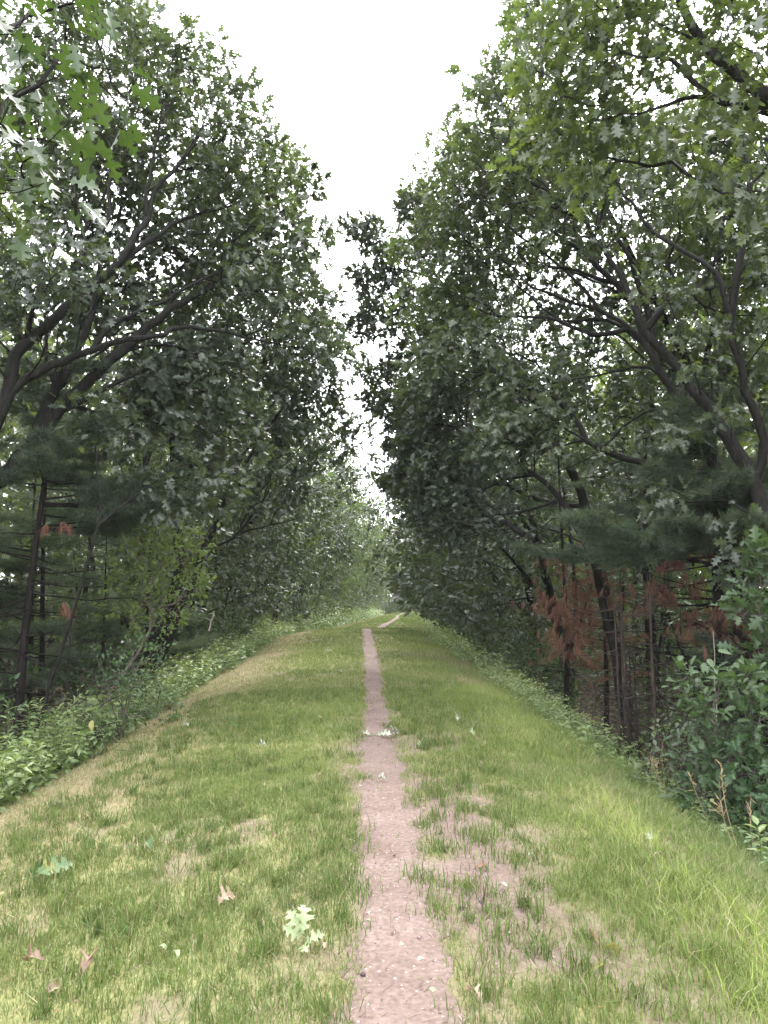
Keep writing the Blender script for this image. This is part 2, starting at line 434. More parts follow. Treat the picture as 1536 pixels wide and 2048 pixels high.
def pine_parts(h, r0, h_dead, h_fol, reach, seed, whorl=.42, needles=30, ln=.115, width=.0085, lean=(0, 0), top_cut=None, dens=1.0):
    rg = np.random.default_rng(seed)
    zs = np.linspace(0, h, 24)
    tr = np.stack([lean[0] * zs / h + .04 * np.sin(zs * .9 + seed), lean[1] * zs / h + .04 * np.cos(zs * .7 + seed), zs], 1)
    wood = [tube(tr, r0 * (1 - .93 * zs / h) + .004, 10, .12, seed)]
    tp, td, bw0, bw1, br0, br1 = [], [], [], [], [], []
    z = h_dead
    while z < h - .1:
        live = z >= h_fol
        L0 = reach * (1 - (max(z - h_fol, 0) / (h - h_fol)) ** .75) + .15
        c = np.array([np.interp(z, zs, tr[:, 0]), np.interp(z, zs, tr[:, 1]), z])
        c0 = c
        for q in range(rg.integers(4, 6) if live else rg.integers(2, 5)):
            z1 = z + whorl * .9 * (rg.random() - .5); c = np.array([np.interp(z1, zs, tr[:, 0]), np.interp(z1, zs, tr[:, 1]), z1])
            ang = rg.random() * 2 * PI; L = L0 * (.6 + .55 * rg.random()) if live else reach * (.3 + .5 * rg.random())
            rise = .02 + .16 * rg.random() + .25 * (z - h_fol) / (h - h_fol) if live else -.3 + .6 * rg.random()
            m = 7; s = np.linspace(0, 1, m)
            dirv = np.array([math.cos(ang), math.sin(ang), 0])
            B = c + dirv * (s * L)[:, None] + np.array([0, 0, 1]) * (rise * L * s + .12 * L * (s ** 2.2 - s))[:, None] + rg.normal(size=(m, 3)) * .012 * L * s[:, None]
            rb = np.linspace(.006 + .007 * L, .003, m)
            bw0.append(B[:-1]); bw1.append(B[1:]); br0.append(rb[:-1]); br1.append(rb[1:])
            perp = np.array([-dirv[1], dirv[0], 0])
            if not live:
                for _ in range(int(4 * L)):
                    t = .3 + .7 * rg.random(); o = c + (B[-1] - c) * t; e = o + (dirv * .5 + perp * rg.choice([-1, 1]) + np.array([0, 0, rg.normal() * .3])) * L * .25 * rg.random()
                    bw0.append(o[None]); bw1.append(e[None]); br0.append(np.array([.004])); br1.append(np.array([.002]))
                continue
            for t in np.arange(.28, 1.0, .16 / max(L, .3) / dens):
                o = np.array([np.interp(t, s, B[:, j]) for j in range(3)])
                for sd in (-1, 1):
                    l2 = (.12 + .36 * (1 - t) * L) * (.6 + .6 * rg.random())
                    dd = unit(dirv * .75 + perp * sd * .8 + np.array([0, 0, .12 + .15 * rg.normal()]))
                    e = o + dd * l2
                    bw0.append(o[None]); bw1.append(e[None]); br0.append(np.array([.0045])); br1.append(np.array([.002]))
                    k = max(1, int(l2 / .09))
                    for j in range(k):
                        f = (j + 1) / k; tp.append(o + dd * l2 * f); td.append(dd + np.array([0, 0, .25]))
            tp.append(B[-1]); td.append(dirv + np.array([0, 0, .3]))
        z += whorl * (.7 + .6 * rg.random()) * (1 if live else .8)
    wood.append(prisms(np.concatenate(bw0), np.concatenate(bw1), np.concatenate(br0), np.concatenate(br1), 3))
    V, F = join(wood)
    nd = tufts(np.array(tp), np.array(td), needles, ln, width, rg) if tp else None
    return (V, F), nd, tr
def make_pine(name, label, base, group=None, mat='needle', cat='pine', **kw):
    (V, F), nd, tr = pine_parts(**kw)
    r = thing(name, label, cat, base, group)
    obj('trunk', mk_mesh('trunk', V, F, True), M['pine_bark'], r)
    if nd is not None: obj('crown', leaf_mesh('crown', [nd]), M[mat], r)
    return r
def dead_branch(root, start, end, seed, n=26, spread=.28, ln=.145, drop=.42):
    """a dead limb with hanging rust-brown needles; start/end in world space"""
    rg = np.random.default_rng(seed); o = np.array(root.location[:])
    a, b = np.asarray(start) - o, np.asarray(end) - o; L = np.linalg.norm(b - a)
    s = np.linspace(0, 1, 8); B = a + (b - a) * s[:, None] + np.array([0, 0, 1]) * (.08 * L * np.sin(s * PI))[:, None]
    parts = [tube(B, np.linspace(.014, .005, 8), 5)]
    tp, td = [], []
    for i in range(n):
        t = .35 + .65 * rg.random(); q = a + (b - a) * t + np.array([0, 0, .08 * L * math.sin(t * PI)])
        e = q + rg.normal(size=3) * np.array([spread, spread, spread * .65])
        parts.append(prisms(q[None], e[None], np.array([.004]), np.array([.002]), 3))
        for f in (.5, .75, 1.0): tp.append(q + (e - q) * f); td.append(unit(e - q) * .4 + np.array([0, 0, -.9]))
    V, F = join(parts)
    br = obj('dead_branch', mk_mesh('dead_branch', V, F, True), M['pine_bark'], root)
    br['label'] = 'dead branch hung with rust brown needles'
    obj('dead_needles', leaf_mesh('dead_needles', [tufts(np.array(tp), np.array(td), 30, ln, .006, rg, .42, drop)]), M['dead_needle'], br)
# ------------------------------------------------------------------ soil, turf base, forest floor
def soil_nodes(nt):
    tc = N(nt, 'ShaderNodeTexCoord')
    n1 = N(nt, 'ShaderNodeTexNoise'); n1.inputs['Scale'].default_value = 1.7; n1.inputs['Detail'].default_value = 9; n1.inputs['Roughness'].default_value = .72
    nt.links.new(tc.outputs['Object'], n1.inputs['Vector'])
    r = ramp(nt, [(.30, (.118, .084, .073)), (.48, (.18, .133, .116)), (.60, (.205, .155, .137)), (.74, (.26, .205, .183))])
    nt.links.new(n1.outputs['Fac'], r.inputs['Fac'])
    # scattered pale grit and dark crumbs
    v = N(nt, 'ShaderNodeTexVoronoi'); v.inputs['Scale'].default_value = 55
    nt.links.new(tc.outputs['Object'], v.inputs['Vector'])
    sep = N(nt, 'ShaderNodeSeparateColor'); nt.links.new(v.outputs['Color'], sep.inputs[0])
    gt = N(nt, 'ShaderNodeMath', operation='GREATER_THAN'); gt.inputs[1].default_value = .86; nt.links.new(sep.outputs[0], gt.inputs[0])
    lt = N(nt, 'ShaderNodeMath', operation='LESS_THAN'); lt.inputs[1].default_value = .30; nt.links.new(v.outputs['Distance'], lt.inputs[0])
    mu = N(nt, 'ShaderNodeMath', operation='MULTIPLY'); nt.links.new(gt.outputs[0], mu.inputs[0]); nt.links.new(lt.outputs[0], mu.inputs[1])
    m5 = N(nt, 'ShaderNodeMath', operation='MULTIPLY'); nt.links.new(mu.outputs[0], m5.inputs[0]); m5.inputs[1].default_value = .65
    mx = N(nt, 'ShaderNodeMix', data_type='RGBA'); nt.links.new(m5.outputs[0], mx.inputs[0])
    nt.links.new(r.outputs['Color'], mx.inputs[6])
    pc = ramp(nt, [(0, (.12, .08, .065)), (.45, (.2, .15, .13)), (.5, (.36, .32, .3)), (1, (.5, .46, .43))]); nt.links.new(sep.outputs[1], pc.inputs['Fac']); nt.links.new(pc.outputs['Color'], mx.inputs[7])
    n3 = N(nt, 'ShaderNodeTexNoise'); n3.inputs['Scale'].default_value = 38; n3.inputs['Detail'].default_value = 5
    nt.links.new(tc.outputs['Object'], n3.inputs['Vector'])
    n4 = N(nt, 'ShaderNodeMix', data_type='RGBA', blend_type='MULTIPLY'); n4.inputs[0].default_value = 1
    r3 = ramp(nt, [(.3, (.72, .7, .68)), (.65, (1.12, 1.12, 1.12))]); nt.links.new(n3.outputs['Fac'], r3.inputs['Fac'])
    nt.links.new(mx.outputs[2], n4.inputs[6]); nt.links.new(r3.outputs['Color'], n4.inputs[7])
    add = N(nt, 'ShaderNodeMath', operation='ADD'); nt.links.new(n1.outputs['Fac'], add.inputs[0]); nt.links.new(n3.outputs['Fac'], add.inputs[1])
    bp = N(nt, 'ShaderNodeBump'); bp.inputs['Strength'].default_value = .5; bp.inputs['Distance'].default_value = .015
    nt.links.new(add.outputs[0], bp.inputs['Height'])
    return n4.outputs[2], bp.outputs[0], tc

def soil_mat():
    m, nt, out = node_mat('path_soil'); c, nrm, _ = soil_nodes(nt)
    b = N(nt, 'ShaderNodeBsdfPrincipled'); b.inputs['Roughness'].default_value = .9; b.inputs['Specular IOR Level'].default_value = .2
    nt.links.new(c, b.inputs['Base Color']); nt.links.new(nrm, b.inputs['Normal']); nt.links.new(b.outputs[0], out.inputs[0])
    return m
def ground_mat():
    m, nt, out = node_mat('embankment_ground'); c, nrm, tc = soil_nodes(nt)
    at_ = {k: N(nt, 'ShaderNodeAttribute', attribute_name=k) for k in ('bare', 'straw', 'floor')}
    nz = N(nt, 'ShaderNodeTexNoise'); nz.inputs['Scale'].default_value = 24; nz.inputs['Detail'].default_value = 8; nz.inputs['Roughness'].default_value = .75
    mp = N(nt, 'ShaderNodeMapping'); mp.inputs['Scale'].default_value = (1.6, .8, 1); nt.links.new(tc.outputs['Object'], mp.inputs[0]); nt.links.new(mp.outputs[0], nz.inputs['Vector'])
    tg = ramp(nt, [(.3, (.085, .088, .036)), (.5, (.175, .18, .07)), (.72, (.29, .28, .135))]); nt.links.new(nz.outputs['Fac'], tg.inputs['Fac'])
    ts = ramp(nt, [(.3, (.13, .105, .06)), (.55, (.25, .21, .12)), (.75, (.34, .30, .19))]); nt.links.new(nz.outputs['Fac'], ts.inputs['Fac'])
    m1 = N(nt, 'ShaderNodeMix', data_type='RGBA'); nt.links.new(at_['straw'].outputs['Fac'], m1.inputs[0]); nt.links.new(tg.outputs['Color'], m1.inputs[6]); nt.links.new(ts.outputs['Color'], m1.inputs[7])
    m2 = N(nt, 'ShaderNodeMix', data_type='RGBA'); nt.links.new(at_['bare'].outputs['Fac'], m2.inputs[0]); nt.links.new(m1.outputs[2], m2.inputs[6]); nt.links.new(c, m2.inputs[7])
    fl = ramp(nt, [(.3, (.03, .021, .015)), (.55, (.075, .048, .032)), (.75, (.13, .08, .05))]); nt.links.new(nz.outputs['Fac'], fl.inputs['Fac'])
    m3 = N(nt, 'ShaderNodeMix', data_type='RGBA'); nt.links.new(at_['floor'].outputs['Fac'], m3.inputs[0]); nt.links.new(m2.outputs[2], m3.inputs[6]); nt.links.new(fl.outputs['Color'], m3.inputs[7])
    b = N(nt, 'ShaderNodeBsdfPrincipled'); b.inputs['Roughness'].default_value = .9; b.inputs['Specular IOR Level'].default_value = .15
    nt.links.new(m3.outputs[2], b.inputs['Base Color']); nt.links.new(nrm, b.inputs['Normal']); nt.links.new(b.outputs[0], out.inputs[0])
    return m

def build_ground():
    ux = np.concatenate([[-500, -300, -180, -110, -70, -45, -30, -22, -17, -13.5, -11], np.arange(-9.5, -4.9, .5), np.arange(-4.8, 4.81, .11), np.arange(5.2, 9.8, .5), [11, 13.5, 17, 22, 30, 45, 70, 110, 180, 300, 500]])
    ys = [-60, -40, -25, -15, -8, -4, -1, .5]; y = 1.2
    while y < 180: ys.append(y); y += .13 if y < 14 else .3 if y < 50 else 1.0
    ys = np.array(ys + [190, 210, 240, 290, 370, 500, 690])
    U, Y = np.meshgrid(ux, ys); X = U + axis(Y); Z = H(X, Y)
    V = np.stack([X, Y, Z], -1).reshape(-1, 3); nx = len(ux)
    i = (np.arange(len(ys) - 1)[:, None] * nx + np.arange(nx - 1)[None]).ravel()
    F = np.stack([i, i + 1, i + nx + 1, i + nx], 1)
    u = V[:, 0] - axis(V[:, 1]); fn = (fbm(V[:, 0] * .8, V[:, 1] * .8, 61) - .5) * 1.2
    me = mk_mesh('ground', V, F, True, {'bare': ('FLOAT', bareness(V[:, 0], V[:, 1])), 'straw': ('FLOAT', strawness(V[:, 0], V[:, 1])),
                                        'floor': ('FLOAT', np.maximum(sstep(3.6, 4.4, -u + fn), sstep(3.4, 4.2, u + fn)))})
    tag(obj('ground', me, ground_mat()), None, None, kind='structure')
    # trodden footpath: a thin sheet with ragged edges
    ys = np.concatenate([np.arange(-3, 14, .05), np.arange(14, 60, .15), np.arange(60, 105, .4)]); m = 9
    s = np.linspace(-1, 1, m); hw = (.2 - .035 * sstep(4.5, 13, ys) + .02 * sstep(20, 30, ys)) * (.72 + .56 * fbm(ys * .55, ys * 0 + 3, 91, 2))
    el = hw * (1 + .55 * (fbm(ys * 1.6, ys * 0, 71, 3) - .5) + .5 * (vnoise(ys * 9, ys * 0, 75) - .5)); er = hw * (1 + .7 * (fbm(ys * 1.4, ys * 0, 81, 3) - .45) + .5 * (vnoise(ys * 8, ys * 0, 85) - .5))
    X = pathx(ys)[:, None] + (.22 * (fbm(ys * .45, ys * 0, 95, 2) - .5))[:, None] + np.where(s[None] < 0, s[None] * el[:, None], s[None] * er[:, None]); Y = np.repeat(ys[:, None], m, 1)
    Z = H(X, Y) + .010 - .010 * np.abs(s[None]) ** 4 + .0025
    V = np.stack([X, Y, Z], -1).reshape(-1, 3); i = (np.arange(len(ys) - 1)[:, None] * m + np.arange(m - 1)[None]).ravel()
    F = np.stack([i, i + 1, i + m + 1, i + m], 1)
    tag(obj('footpath', mk_mesh('footpath', V, F, True), soil_mat()), None, None, kind='structure')

# ------------------------------------------------------------------ grass
def blades(x, y, h, w, lean, col, rg, seg=2, lay=0.0):
    n = len(x); z = H(x, y) - .004
    th = rg.random(n) * 2 * PI; d = np.stack([np.cos(th), np.sin(th), np.zeros(n)], 1)
    sd = np.stack([-np.sin(th), np.cos(th), np.zeros(n)], 1); tw = rg.random(n) * PI
    sd = np.stack([np.cos(tw), np.sin(tw), np.zeros(n)], 1)
    B = np.stack([x, y, z], 1); up = np.array([0, 0, 1.0])
    ln = lean * h
    tip = B + d * (ln)[:, None] + up * (h * np.sqrt(np.maximum(1 - np.minimum(lean, .97) ** 2, .05)))[:, None]
    if seg == 1:
        V = np.stack([B - sd * w[:, None] / 2, B + sd * w[:, None] / 2, tip], 1); F = np.array([[0, 1, 2]]); k = 3
    else:
        mid = B + d * (ln * .32)[:, None] + up * ((tip[:, 2] - z) * .62)[:, None]
        V = np.stack([B - sd * w[:, None] / 2, B + sd * w[:, None] / 2, mid + sd * w[:, None] * .42, mid - sd * w[:, None] * .42, tip], 1)
        F = np.array([[0, 1, 2], [0, 2, 3], [3, 2, 4]]); k = 5
    return V.reshape(-1, 3), (F[None] + (np.arange(n) * k)[:, None, None]).reshape(-1, 3), np.repeat(col, k, 0)

def build_grass():
    rg = np.random.default_rng(5); out = []
    G0, G1, G2 = np.array([.088, .138, .036]), np.array([.15, .205, .054]), np.array([.25, .30, .09])
    S0, S1 = np.array([.28, .25, .135]), np.array([.42, .38, .235])
    def patch(y0, y1, dens, hh, ww, seg, umax=3.45):
        n = int((y1 - y0) * 2 * umax * dens)
        # clumped: half of the blades stand in tufts
        nc = n // 9
        cx = (rg.random(nc) * 2 - 1) * umax; cy = y0 + (y1 - y0) * rg.random(nc)
        k = rg.integers(0, nc, n); tuft = rg.random(n) < .62
        u = np.where(tuft, cx[k] + rg.normal(size=n) * .022, (rg.random(n) * 2 - 1) * umax)
        y = np.where(tuft, cy[k] + rg.normal(size=n) * .022, y0 + (y1 - y0) * rg.random(n))
        x = u + axis(y); m = (np.abs(x) < .52 * y + 1.2); x, y, u = x[m], y[m], u[m]; n = len(x)
        b = bareness(x, y); keep = rg.random(n) < np.clip(1.02 - b * 1.1, .012, 1) * (1 - .55 * sstep(.45, .65, fbm(x * 2.3, y * 2.3, 131, 2)) * (y < 9)); x, y, u = x[keep], y[keep], u[keep]; n = len(x)
        st = strawness(x, y); isS = rg.random(n) < st * .85 + .06
        t = np.clip(fbm(x * 1.1, y * .8, 101, 3) + .35 * (rg.random(n) - .5), 0, 1)[:, None]
        g = np.where(t < .5, G0 + (G1 - G0) * t * 2, G1 + (G2 - G1) * (t * 2 - 1) * .8)
        rs = sstep(.9, 2.3, u)[:, None]; ls = sstep(-.9, -2.2, u)[:, None]
        g = g * (1 - .7 * rs) + .7 * rs * np.where(t > .5, np.array([.21, .28, .07]), np.array([.15, .215, .065]))
        g = g * (1 - .5 * ls) + .5 * ls * np.array([.20, .22, .075])
        col = np.where(isS[:, None], S0 + (S1 - S0) * rg.random((n, 1)), g)
        h = hh * (.45 + .9 * rg.random(n)) * (.75 + .6 * fbm(x * 1.3, y * 1.3, 111, 2))
        long_ = sstep(1.9, 2.7, u) * (1 - .5 * sstep(14, 30, y)); h = h * (1 + 1.5 * long_ + .45 * sstep(1.0, 1.9, u)) * (1 - .25 * ls[:, 0])
        h = np.where(isS, h * .8, h)
        lean = np.where(isS & (rg.random(n) < .6), .75 + .22 * rg.random(n), .15 + .8 * rg.random(n) ** .8)
        out.append(blades(x, y, h, ww * (.6 + .8 * rg.random(n)), lean, col, rg, seg))
    patch(1.6, 4.5, 10500, .052, .0032, 2, 3.0)
    patch(4.5, 8, 7600, .055, .004, 2)
    patch(8, 14, 3100, .064, .006, 2)
    # separate bunches of longer blades, also on the worn soil beside the path
    nb = 2800; cy = 1.8 + 11 * rg.random(nb) ** 1.25; cu = (rg.random(nb) * 2 - 1) * 2.6; cx = cu + axis(cy)
    pp = np.abs(cx - pathx(cy)); m = (pp > .13 + .12 * rg.random(nb)) & (fbm(cx * 1.3, cy * 1.1, 151, 2) > .36); cx, cy, cu = cx[m], cy[m], cu[m]
    k = np.repeat(np.arange(len(cx)), rg.integers(14, 52, len(cx))); n = len(k); rad = (.018 + .05 * rg.random(len(cx)))[k]
    x = cx[k] + rg.normal(size=n) * rad; y = cy[k] + rg.normal(size=n) * rad; hb = (.06 + .075 * rg.random(len(cx)))[k]
    t = rg.random((len(cx), 1))[k]; col = (G0 * .9 + (G1 - G0) * t) * (.8 + .5 * rg.random((n, 1))); col = np.where(rg.random((n, 1)) < .12, S0, col)
    col = col + sstep(.6, 2.2, cu[k])[:, None] * np.array([.055, .075, .015])
    out.append(blades(x, y, hb * (.5 + .7 * rg.random(n)), (.003 + .0022 * rg.random(n)) * (1 + cy[k] * .06), .1 + .8 * rg.random(n), col, rg, 2))
    patch(14, 24, 1500, .068, .0105, 1)
    patch(24, 42, 650, .070, .018, 1)
    patch(42, 72, 260, .075, .032, 1)
    patch(72, 125, 90, .09, .06, 1)
    V = np.concatenate([o[0] for o in out]); C = np.concatenate([o[2] for o in out]); F = []; o_ = 0
    for v, f, c in out: F.append(f + o_); o_ += len(v)
    C = np.concatenate([C, np.ones((len(C), 1))], 1)
    tag(obj('grass', mk_mesh('grass', V, np.concatenate(F), False, {'col': ('FLOAT_COLOR', C)}), M['blade']),
        'mown turf of green and straw coloured blades over the embankment top', 'grass', kind='stuff')

    # long bright grass hanging over the right shoulder
    rg = np.random.default_rng(8); n = 42000
    y = 3.0 + 11 * rg.random(n) ** 1.4; u = 2.15 + .5 * rg.normal(size=n) * .7 + .25; u = np.clip(u, 1.5, 3.6); x = u + axis(y)
    m = fbm(x * .8, y * .5, 141, 2) > .40; x, y, u = x[m], y[m], u[m]; n = len(x)
    t = rg.random((n, 1)); col = np.where(rg.random((n, 1)) < .22, S1 * (.8 + .3 * t), np.array([.23, .32, .07]) + t * np.array([.12, .10, .04]))
    v, f, c = blades(x, y, .08 + .13 * rg.random(n) ** 1.6, .0036 * (.6 + .6 * rg.random(n)), .35 + .55 * rg.random(n), col, rg, 2)
    tag(obj('long_grass', mk_mesh('long_grass', v, f, False, {'col': ('FLOAT_COLOR', np.concatenate([c, np.ones((len(c), 1))], 1))}), M['blade']),
        'long bright yellow green grass arching over the right shoulder of the bank', 'grass', kind='stuff')

    # pine straw and dry clippings lying flat on soil
    rg = np.random.default_rng(9); n = 5000
    y = 2 + 12 * rg.random(n) ** 1.3; x = pathx(y) + rg.normal(size=n) * 1.1
    th = rg.random(n) * PI; L = .02 + .06 * rg.random(n) ** 1.5; w = .0008 + .0009 * rg.random(n)
    d = np.stack([np.cos(th), np.sin(th), .08 * rg.normal(size=n)], 1); s = np.stack([-np.sin(th), np.cos(th), 0 * th], 1)
    B = np.stack([x, y, H(x, y) + .017], 1)
    V = np.stack([B - s * w[:, None], B + s * w[:, None], B + d * L[:, None] + s * w[:, None], B + d * L[:, None] - s * w[:, None]], 1).reshape(-1, 3)
    F = (np.array([[0, 1, 2], [0, 2, 3]])[None] + (np.arange(n) * 4)[:, None, None]).reshape(-1, 3)
    C = np.repeat(np.array([.13, .085, .055]) + rg.random((n, 1)) * np.array([.2, .17, .12]), 4, 0)
    keep = None
    tag(obj('pine_straw', mk_mesh('pine_straw', V, F, False, {'col': ('FLOAT_COLOR', np.concatenate([C, np.ones((len(C), 1))], 1))}), M['blade']),
        'loose dry needles and clippings lying on the path and turf', 'litter', kind='stuff')

    # grit and small pebbles of the path
    rg = np.random.default_rng(10); n = 2600
    y = 2 + 16 * rg.random(n) ** 1.5; x = pathx(y) + np.where(rg.random(n) < .7, rg.normal(size=n) * .13, rg.random(n) * 1.3 - .35)
    m = rg.random(n) < bareness(x, y) ** 1.5; x, y = x[m], y[m]; n = len(x)
    O = np.array([[1, 0, 0], [0, 1, 0], [-1, 0, 0], [0, -1, 0], [0, 0, .7], [0, 0, -.7]], float); FO = np.array([[0, 1, 4], [1, 2, 4], [2, 3, 4], [3, 0, 4], [1, 0, 5], [2, 1, 5], [3, 2, 5], [0, 3, 5]])
    r = .002 + .007 * rg.random(n) ** 5
    V = np.stack([x, y, H(x, y) + .012], 1)[:, None] + O[None] * r[:, None, None] * (.6 + .8 * rg.random((n, 6, 3)))
    F = FO[None] + (np.arange(n) * 6)[:, None, None]
    C = np.repeat(np.where(rg.random((n, 1)) < .4, np.array([.36, .32, .30]) * (.7 + .5 * rg.random((n, 1))), np.array([.13, .09, .08]) * (.7 + rg.random((n, 1)))), 6, 0)
    m, nt, o_ = node_mat('grit'); a = N(nt, 'ShaderNodeAttribute', attribute_name='col'); b = N(nt, 'ShaderNodeBsdfPrincipled'); b.inputs['Roughness'].default_value = .8
    nt.links.new(a.outputs['Color'], b.inputs['Base Color']); nt.links.new(b.outputs[0], o_.inputs[0])
    tag(obj('grit', mk_mesh('grit', V.reshape(-1, 3), F.reshape(-1, 3), False, {'col': ('FLOAT_COLOR', np.concatenate([C, np.ones((len(C), 1))], 1))}), m),
        'pale and dark grit scattered over the trodden soil', 'gravel', kind='stuff')
def gp(x, y, dz=-.05): return np.array([x, y, Hs(x, y) + dz])

def hero_trees():
    # --- left: bough hanging near the viewer, its stem outside the frame
    b = gp(-4.3, 2.0)
    make_tree('oak_tree', 'near oak whose big lobed leaves hang into the top left corner', b,
              [([b, b + [.1, .1, 2.2], b + [.5, .25, 4.0], b + [.9, .4, 5.4]], .13, .05),
               ([b + [.45, .2, 3.6], at(-230, 330, 2.5), at(20, 200, 2.8), at(110, 130, 2.95), at(128, 50, 3.0)], .03, .006),
               ([b + [.4, .2, 3.3], at(-250, 420, 2.5), at(0, 350, 2.75), at(80, 385, 2.9)], .022, .005),
               ([b + [.5, .2, 3.9], at(-200, 150, 2.6), at(60, 30, 2.9), at(190, 10, 3.1)], .022, .005)],
              bl((40, 20, 2.8, .13), (110, 30, 2.9, .15), (190, 15, 3.0, .12), (60, 100, 2.8, .15), (150, 100, 3.0, .13), (120, 165, 2.95, .14), (215, 165, 3.1, .11), (245, 195, 3.15, .07),
                 (30, 200, 2.75, .15), (90, 225, 2.9, .12), (10, 310, 2.7, .14), (95, 300, 2.85, .12), (165, 295, 3.0, .1), (60, 370, 2.8, .12), (130, 385, 2.95, .09), (15, 430, 2.7, .12), (-120, 250, 2.6, .4), (-150, 50, 2.6, .5), (-200, 420, 2.5, .3)),
              150, LEAFX, .125, 'oak_near', per=3, seed=3, droop=1.1, tilt=.8, spread=.06, bf=.1, tip_r=.0022, extra=.12, seg=.15)

    # --- left: the leaning pair of oaks
    b = gp(-6.6, 9.4)
    make_tree('oak_tree', 'dark forked oak leaning in from the left edge with one low limb over the grass', b,
              [([b, at(-140, 1050, 9.5), at(-70, 920, 9.6), at(-12, 850, 9.6), at(18, 770, 9.7), at(30, 715, 9.7), at(52, 688, 9.8), at(100, 648, 9.9), at(150, 605, 10), at(222, 540, 10.1), at(275, 468, 10.2), at(295, 440, 10.3), at(310, 385, 10.4), at(365, 320, 10.5), at(395, 275, 10.6)], .15, .022),
               ([at(-12, 850, 9.6), at(25, 785, 9.7), at(75, 745, 9.8), at(125, 722, 9.8), at(185, 700, 9.9), at(250, 680, 10.1), at(330, 668, 10.4), at(360, 655, 10.6), at(430, 660, 11), at(520, 680, 11.3), at(620, 700, 11.6)], .06, .012),
               ([at(185, 700, 9.9), at(225, 650, 10.1), at(300, 615, 10.4), at(385, 570, 10.8), at(480, 520, 11.2)], .04, .012),
               ([at(222, 540, 10.1), at(300, 480, 10.4), at(350, 445, 10.7), at(410, 425, 11), at(500, 400, 11.4)], .045, .012),
               ([at(50, 688, 9.8), at(60, 640, 9.7), at(75, 600, 9.6), at(110, 500, 9.6)], .04, .012),
               ([at(295, 440, 10.3), at(292, 385, 10.3), at(305, 330, 10.3), at(320, 240, 10.4), at(330, 170, 10.6)], .035, .01),
               ([at(150, 605, 10), at(160, 520, 10), at(215, 440, 10.2), at(220, 330, 10.3), at(250, 200, 10.6)], .045, .01)],
              bl((90, 560, 9.6, .95), (20, 600, 9.3, .8), (190, 560, 9.6, .5), (330, 150, 10.9, .8), (395, 110, 11.1, .42), (420, 200, 11, .7), (470, 190, 11.2, .4), (400, 300, 10.9, .9), (500, 310, 11.5, .75), (545, 330, 11.8, .5),
                 (440, 420, 11.2, .85), (540, 440, 11.7, .75), (610, 460, 12, .5), (645, 455, 12.1, .22), (260, 110, 11.2, .9), (170, 60, 11.4, 1.0), (180, 260, 11, .9), (270, 230, 10.8, .7), (60, 150, 11.2, 1.0), (540, 570, 11.6, .7), (600, 590, 11.8, .55), (480, 540, 11.2, .6),
                 (540, 650, 11.4, .5), (620, 670, 11.6, .5), (665, 690, 11.8, .33), (700, 705, 12, .2), (670, 735, 11.9, .22), (90, 400, 10.6, .8), (240, 20, 11.5, .8)),
              2100, LEAF20, .135, per=11, clear=.42, seed=17, spread=.085, bf=.5)
    b = gp(-7.0, 10.6)
    make_tree('oak_tree', 'thick leaning oak trunk crossing low at the left edge behind the forked oak', b,
              [([b, at(-200, 1120, 10.5), at(-90, 1010, 10.4), at(0, 958, 10.4), at(60, 895, 10.5), at(115, 825, 10.6), at(150, 785, 10.7), at(195, 742, 10.8), at(245, 700, 11), at(320, 635, 11.3), at(420, 572, 11.8), at(500, 525, 12.3)], .2, .03),
               ([at(115, 825, 10.6), at(170, 800, 10.7), at(230, 765, 10.8), at(300, 735, 11)], .05, .02),
               ([at(60, 895, 10.5), at(100, 800, 10.7), at(160, 690, 10.9), at(190, 600, 11.2), at(210, 480, 11.5)], .09, .02),
               ([at(245, 700, 11), at(330, 690, 11.4), at(420, 720, 11.8)], .035, .012)],
              bl((330, 720, 11.6, .9), (250, 820, 11.4, .8), (350, 800, 11.8, .9), (420, 740, 12, .8), (300, 560, 12, 1.0), (420, 520, 12.5, 1.0), (200, 620, 12, 1.0), (110, 760, 11.6, .6), (200, 420, 12, 1.1), (330, 340, 12.5, 1.2), (480, 420, 13, .9), (560, 500, 13.2, .7), (590, 370, 13.5, .55), (100, 300, 12.5, 1.2), (460, 850, 12.2, .6)),
              2000, LEAF8, .14, per=11, clear=.4, seed=23, spread=.085, bf=.5)

    # --- left: further along the edge
    b = gp(-5.2, 15.0)
    make_tree('oak_tree', 'multi stemmed oak behind the pale shrub on the left with a grey leaning stem', b,
              [([b, at(352, 1180, 15), at(356, 1060, 15), at(350, 960, 15), at(345, 850, 15), at(370, 720, 15.2)], .17, .03),
               ([b + [.35, .1, 0], at(390, 1150, 14.8), at(402, 1105, 14.8), at(425, 1060, 14.8), at(445, 1010, 14.9), at(470, 960, 15.1), at(520, 880, 15.5), at(580, 800, 16)], .10, .02),
               ([at(402, 1105, 14.8), at(450, 1085, 14.9), at(500, 1060, 15.2), at(590, 1040, 15.6)], .035, .012),
               ([at(356, 1060, 15), at(380, 1045, 15), at(400, 1040, 15)], .03, .012),
               ([at(350, 960, 15), at(420, 860, 15.3), at(470, 790, 15.6), at(500, 740, 15.9)], .06, .015)],
              bl((370, 880, 14.8, 1.1), (470, 850, 15.3, 1.0), (430, 950, 14.8, .75), (540, 800, 16, 1.1), (600, 740, 16.4, .9), (640, 800, 16.6, .7), (580, 900, 16, .9), (340, 780, 15, 1.1), (500, 700, 16, 1.1), (600, 620, 16.8, 1.0), (560, 970, 15.6, .7), (470, 1010, 15, .5), (650, 690, 17, .5), (660, 880, 17, .6), (400, 640, 16, 1.2), (500, 560, 16.8, 1.0)),
              2000, LEAF8, .142, per=11, clear=.4, seed=29, spread=.085, bf=.5)
    b = gp(-4.6, 11.3)
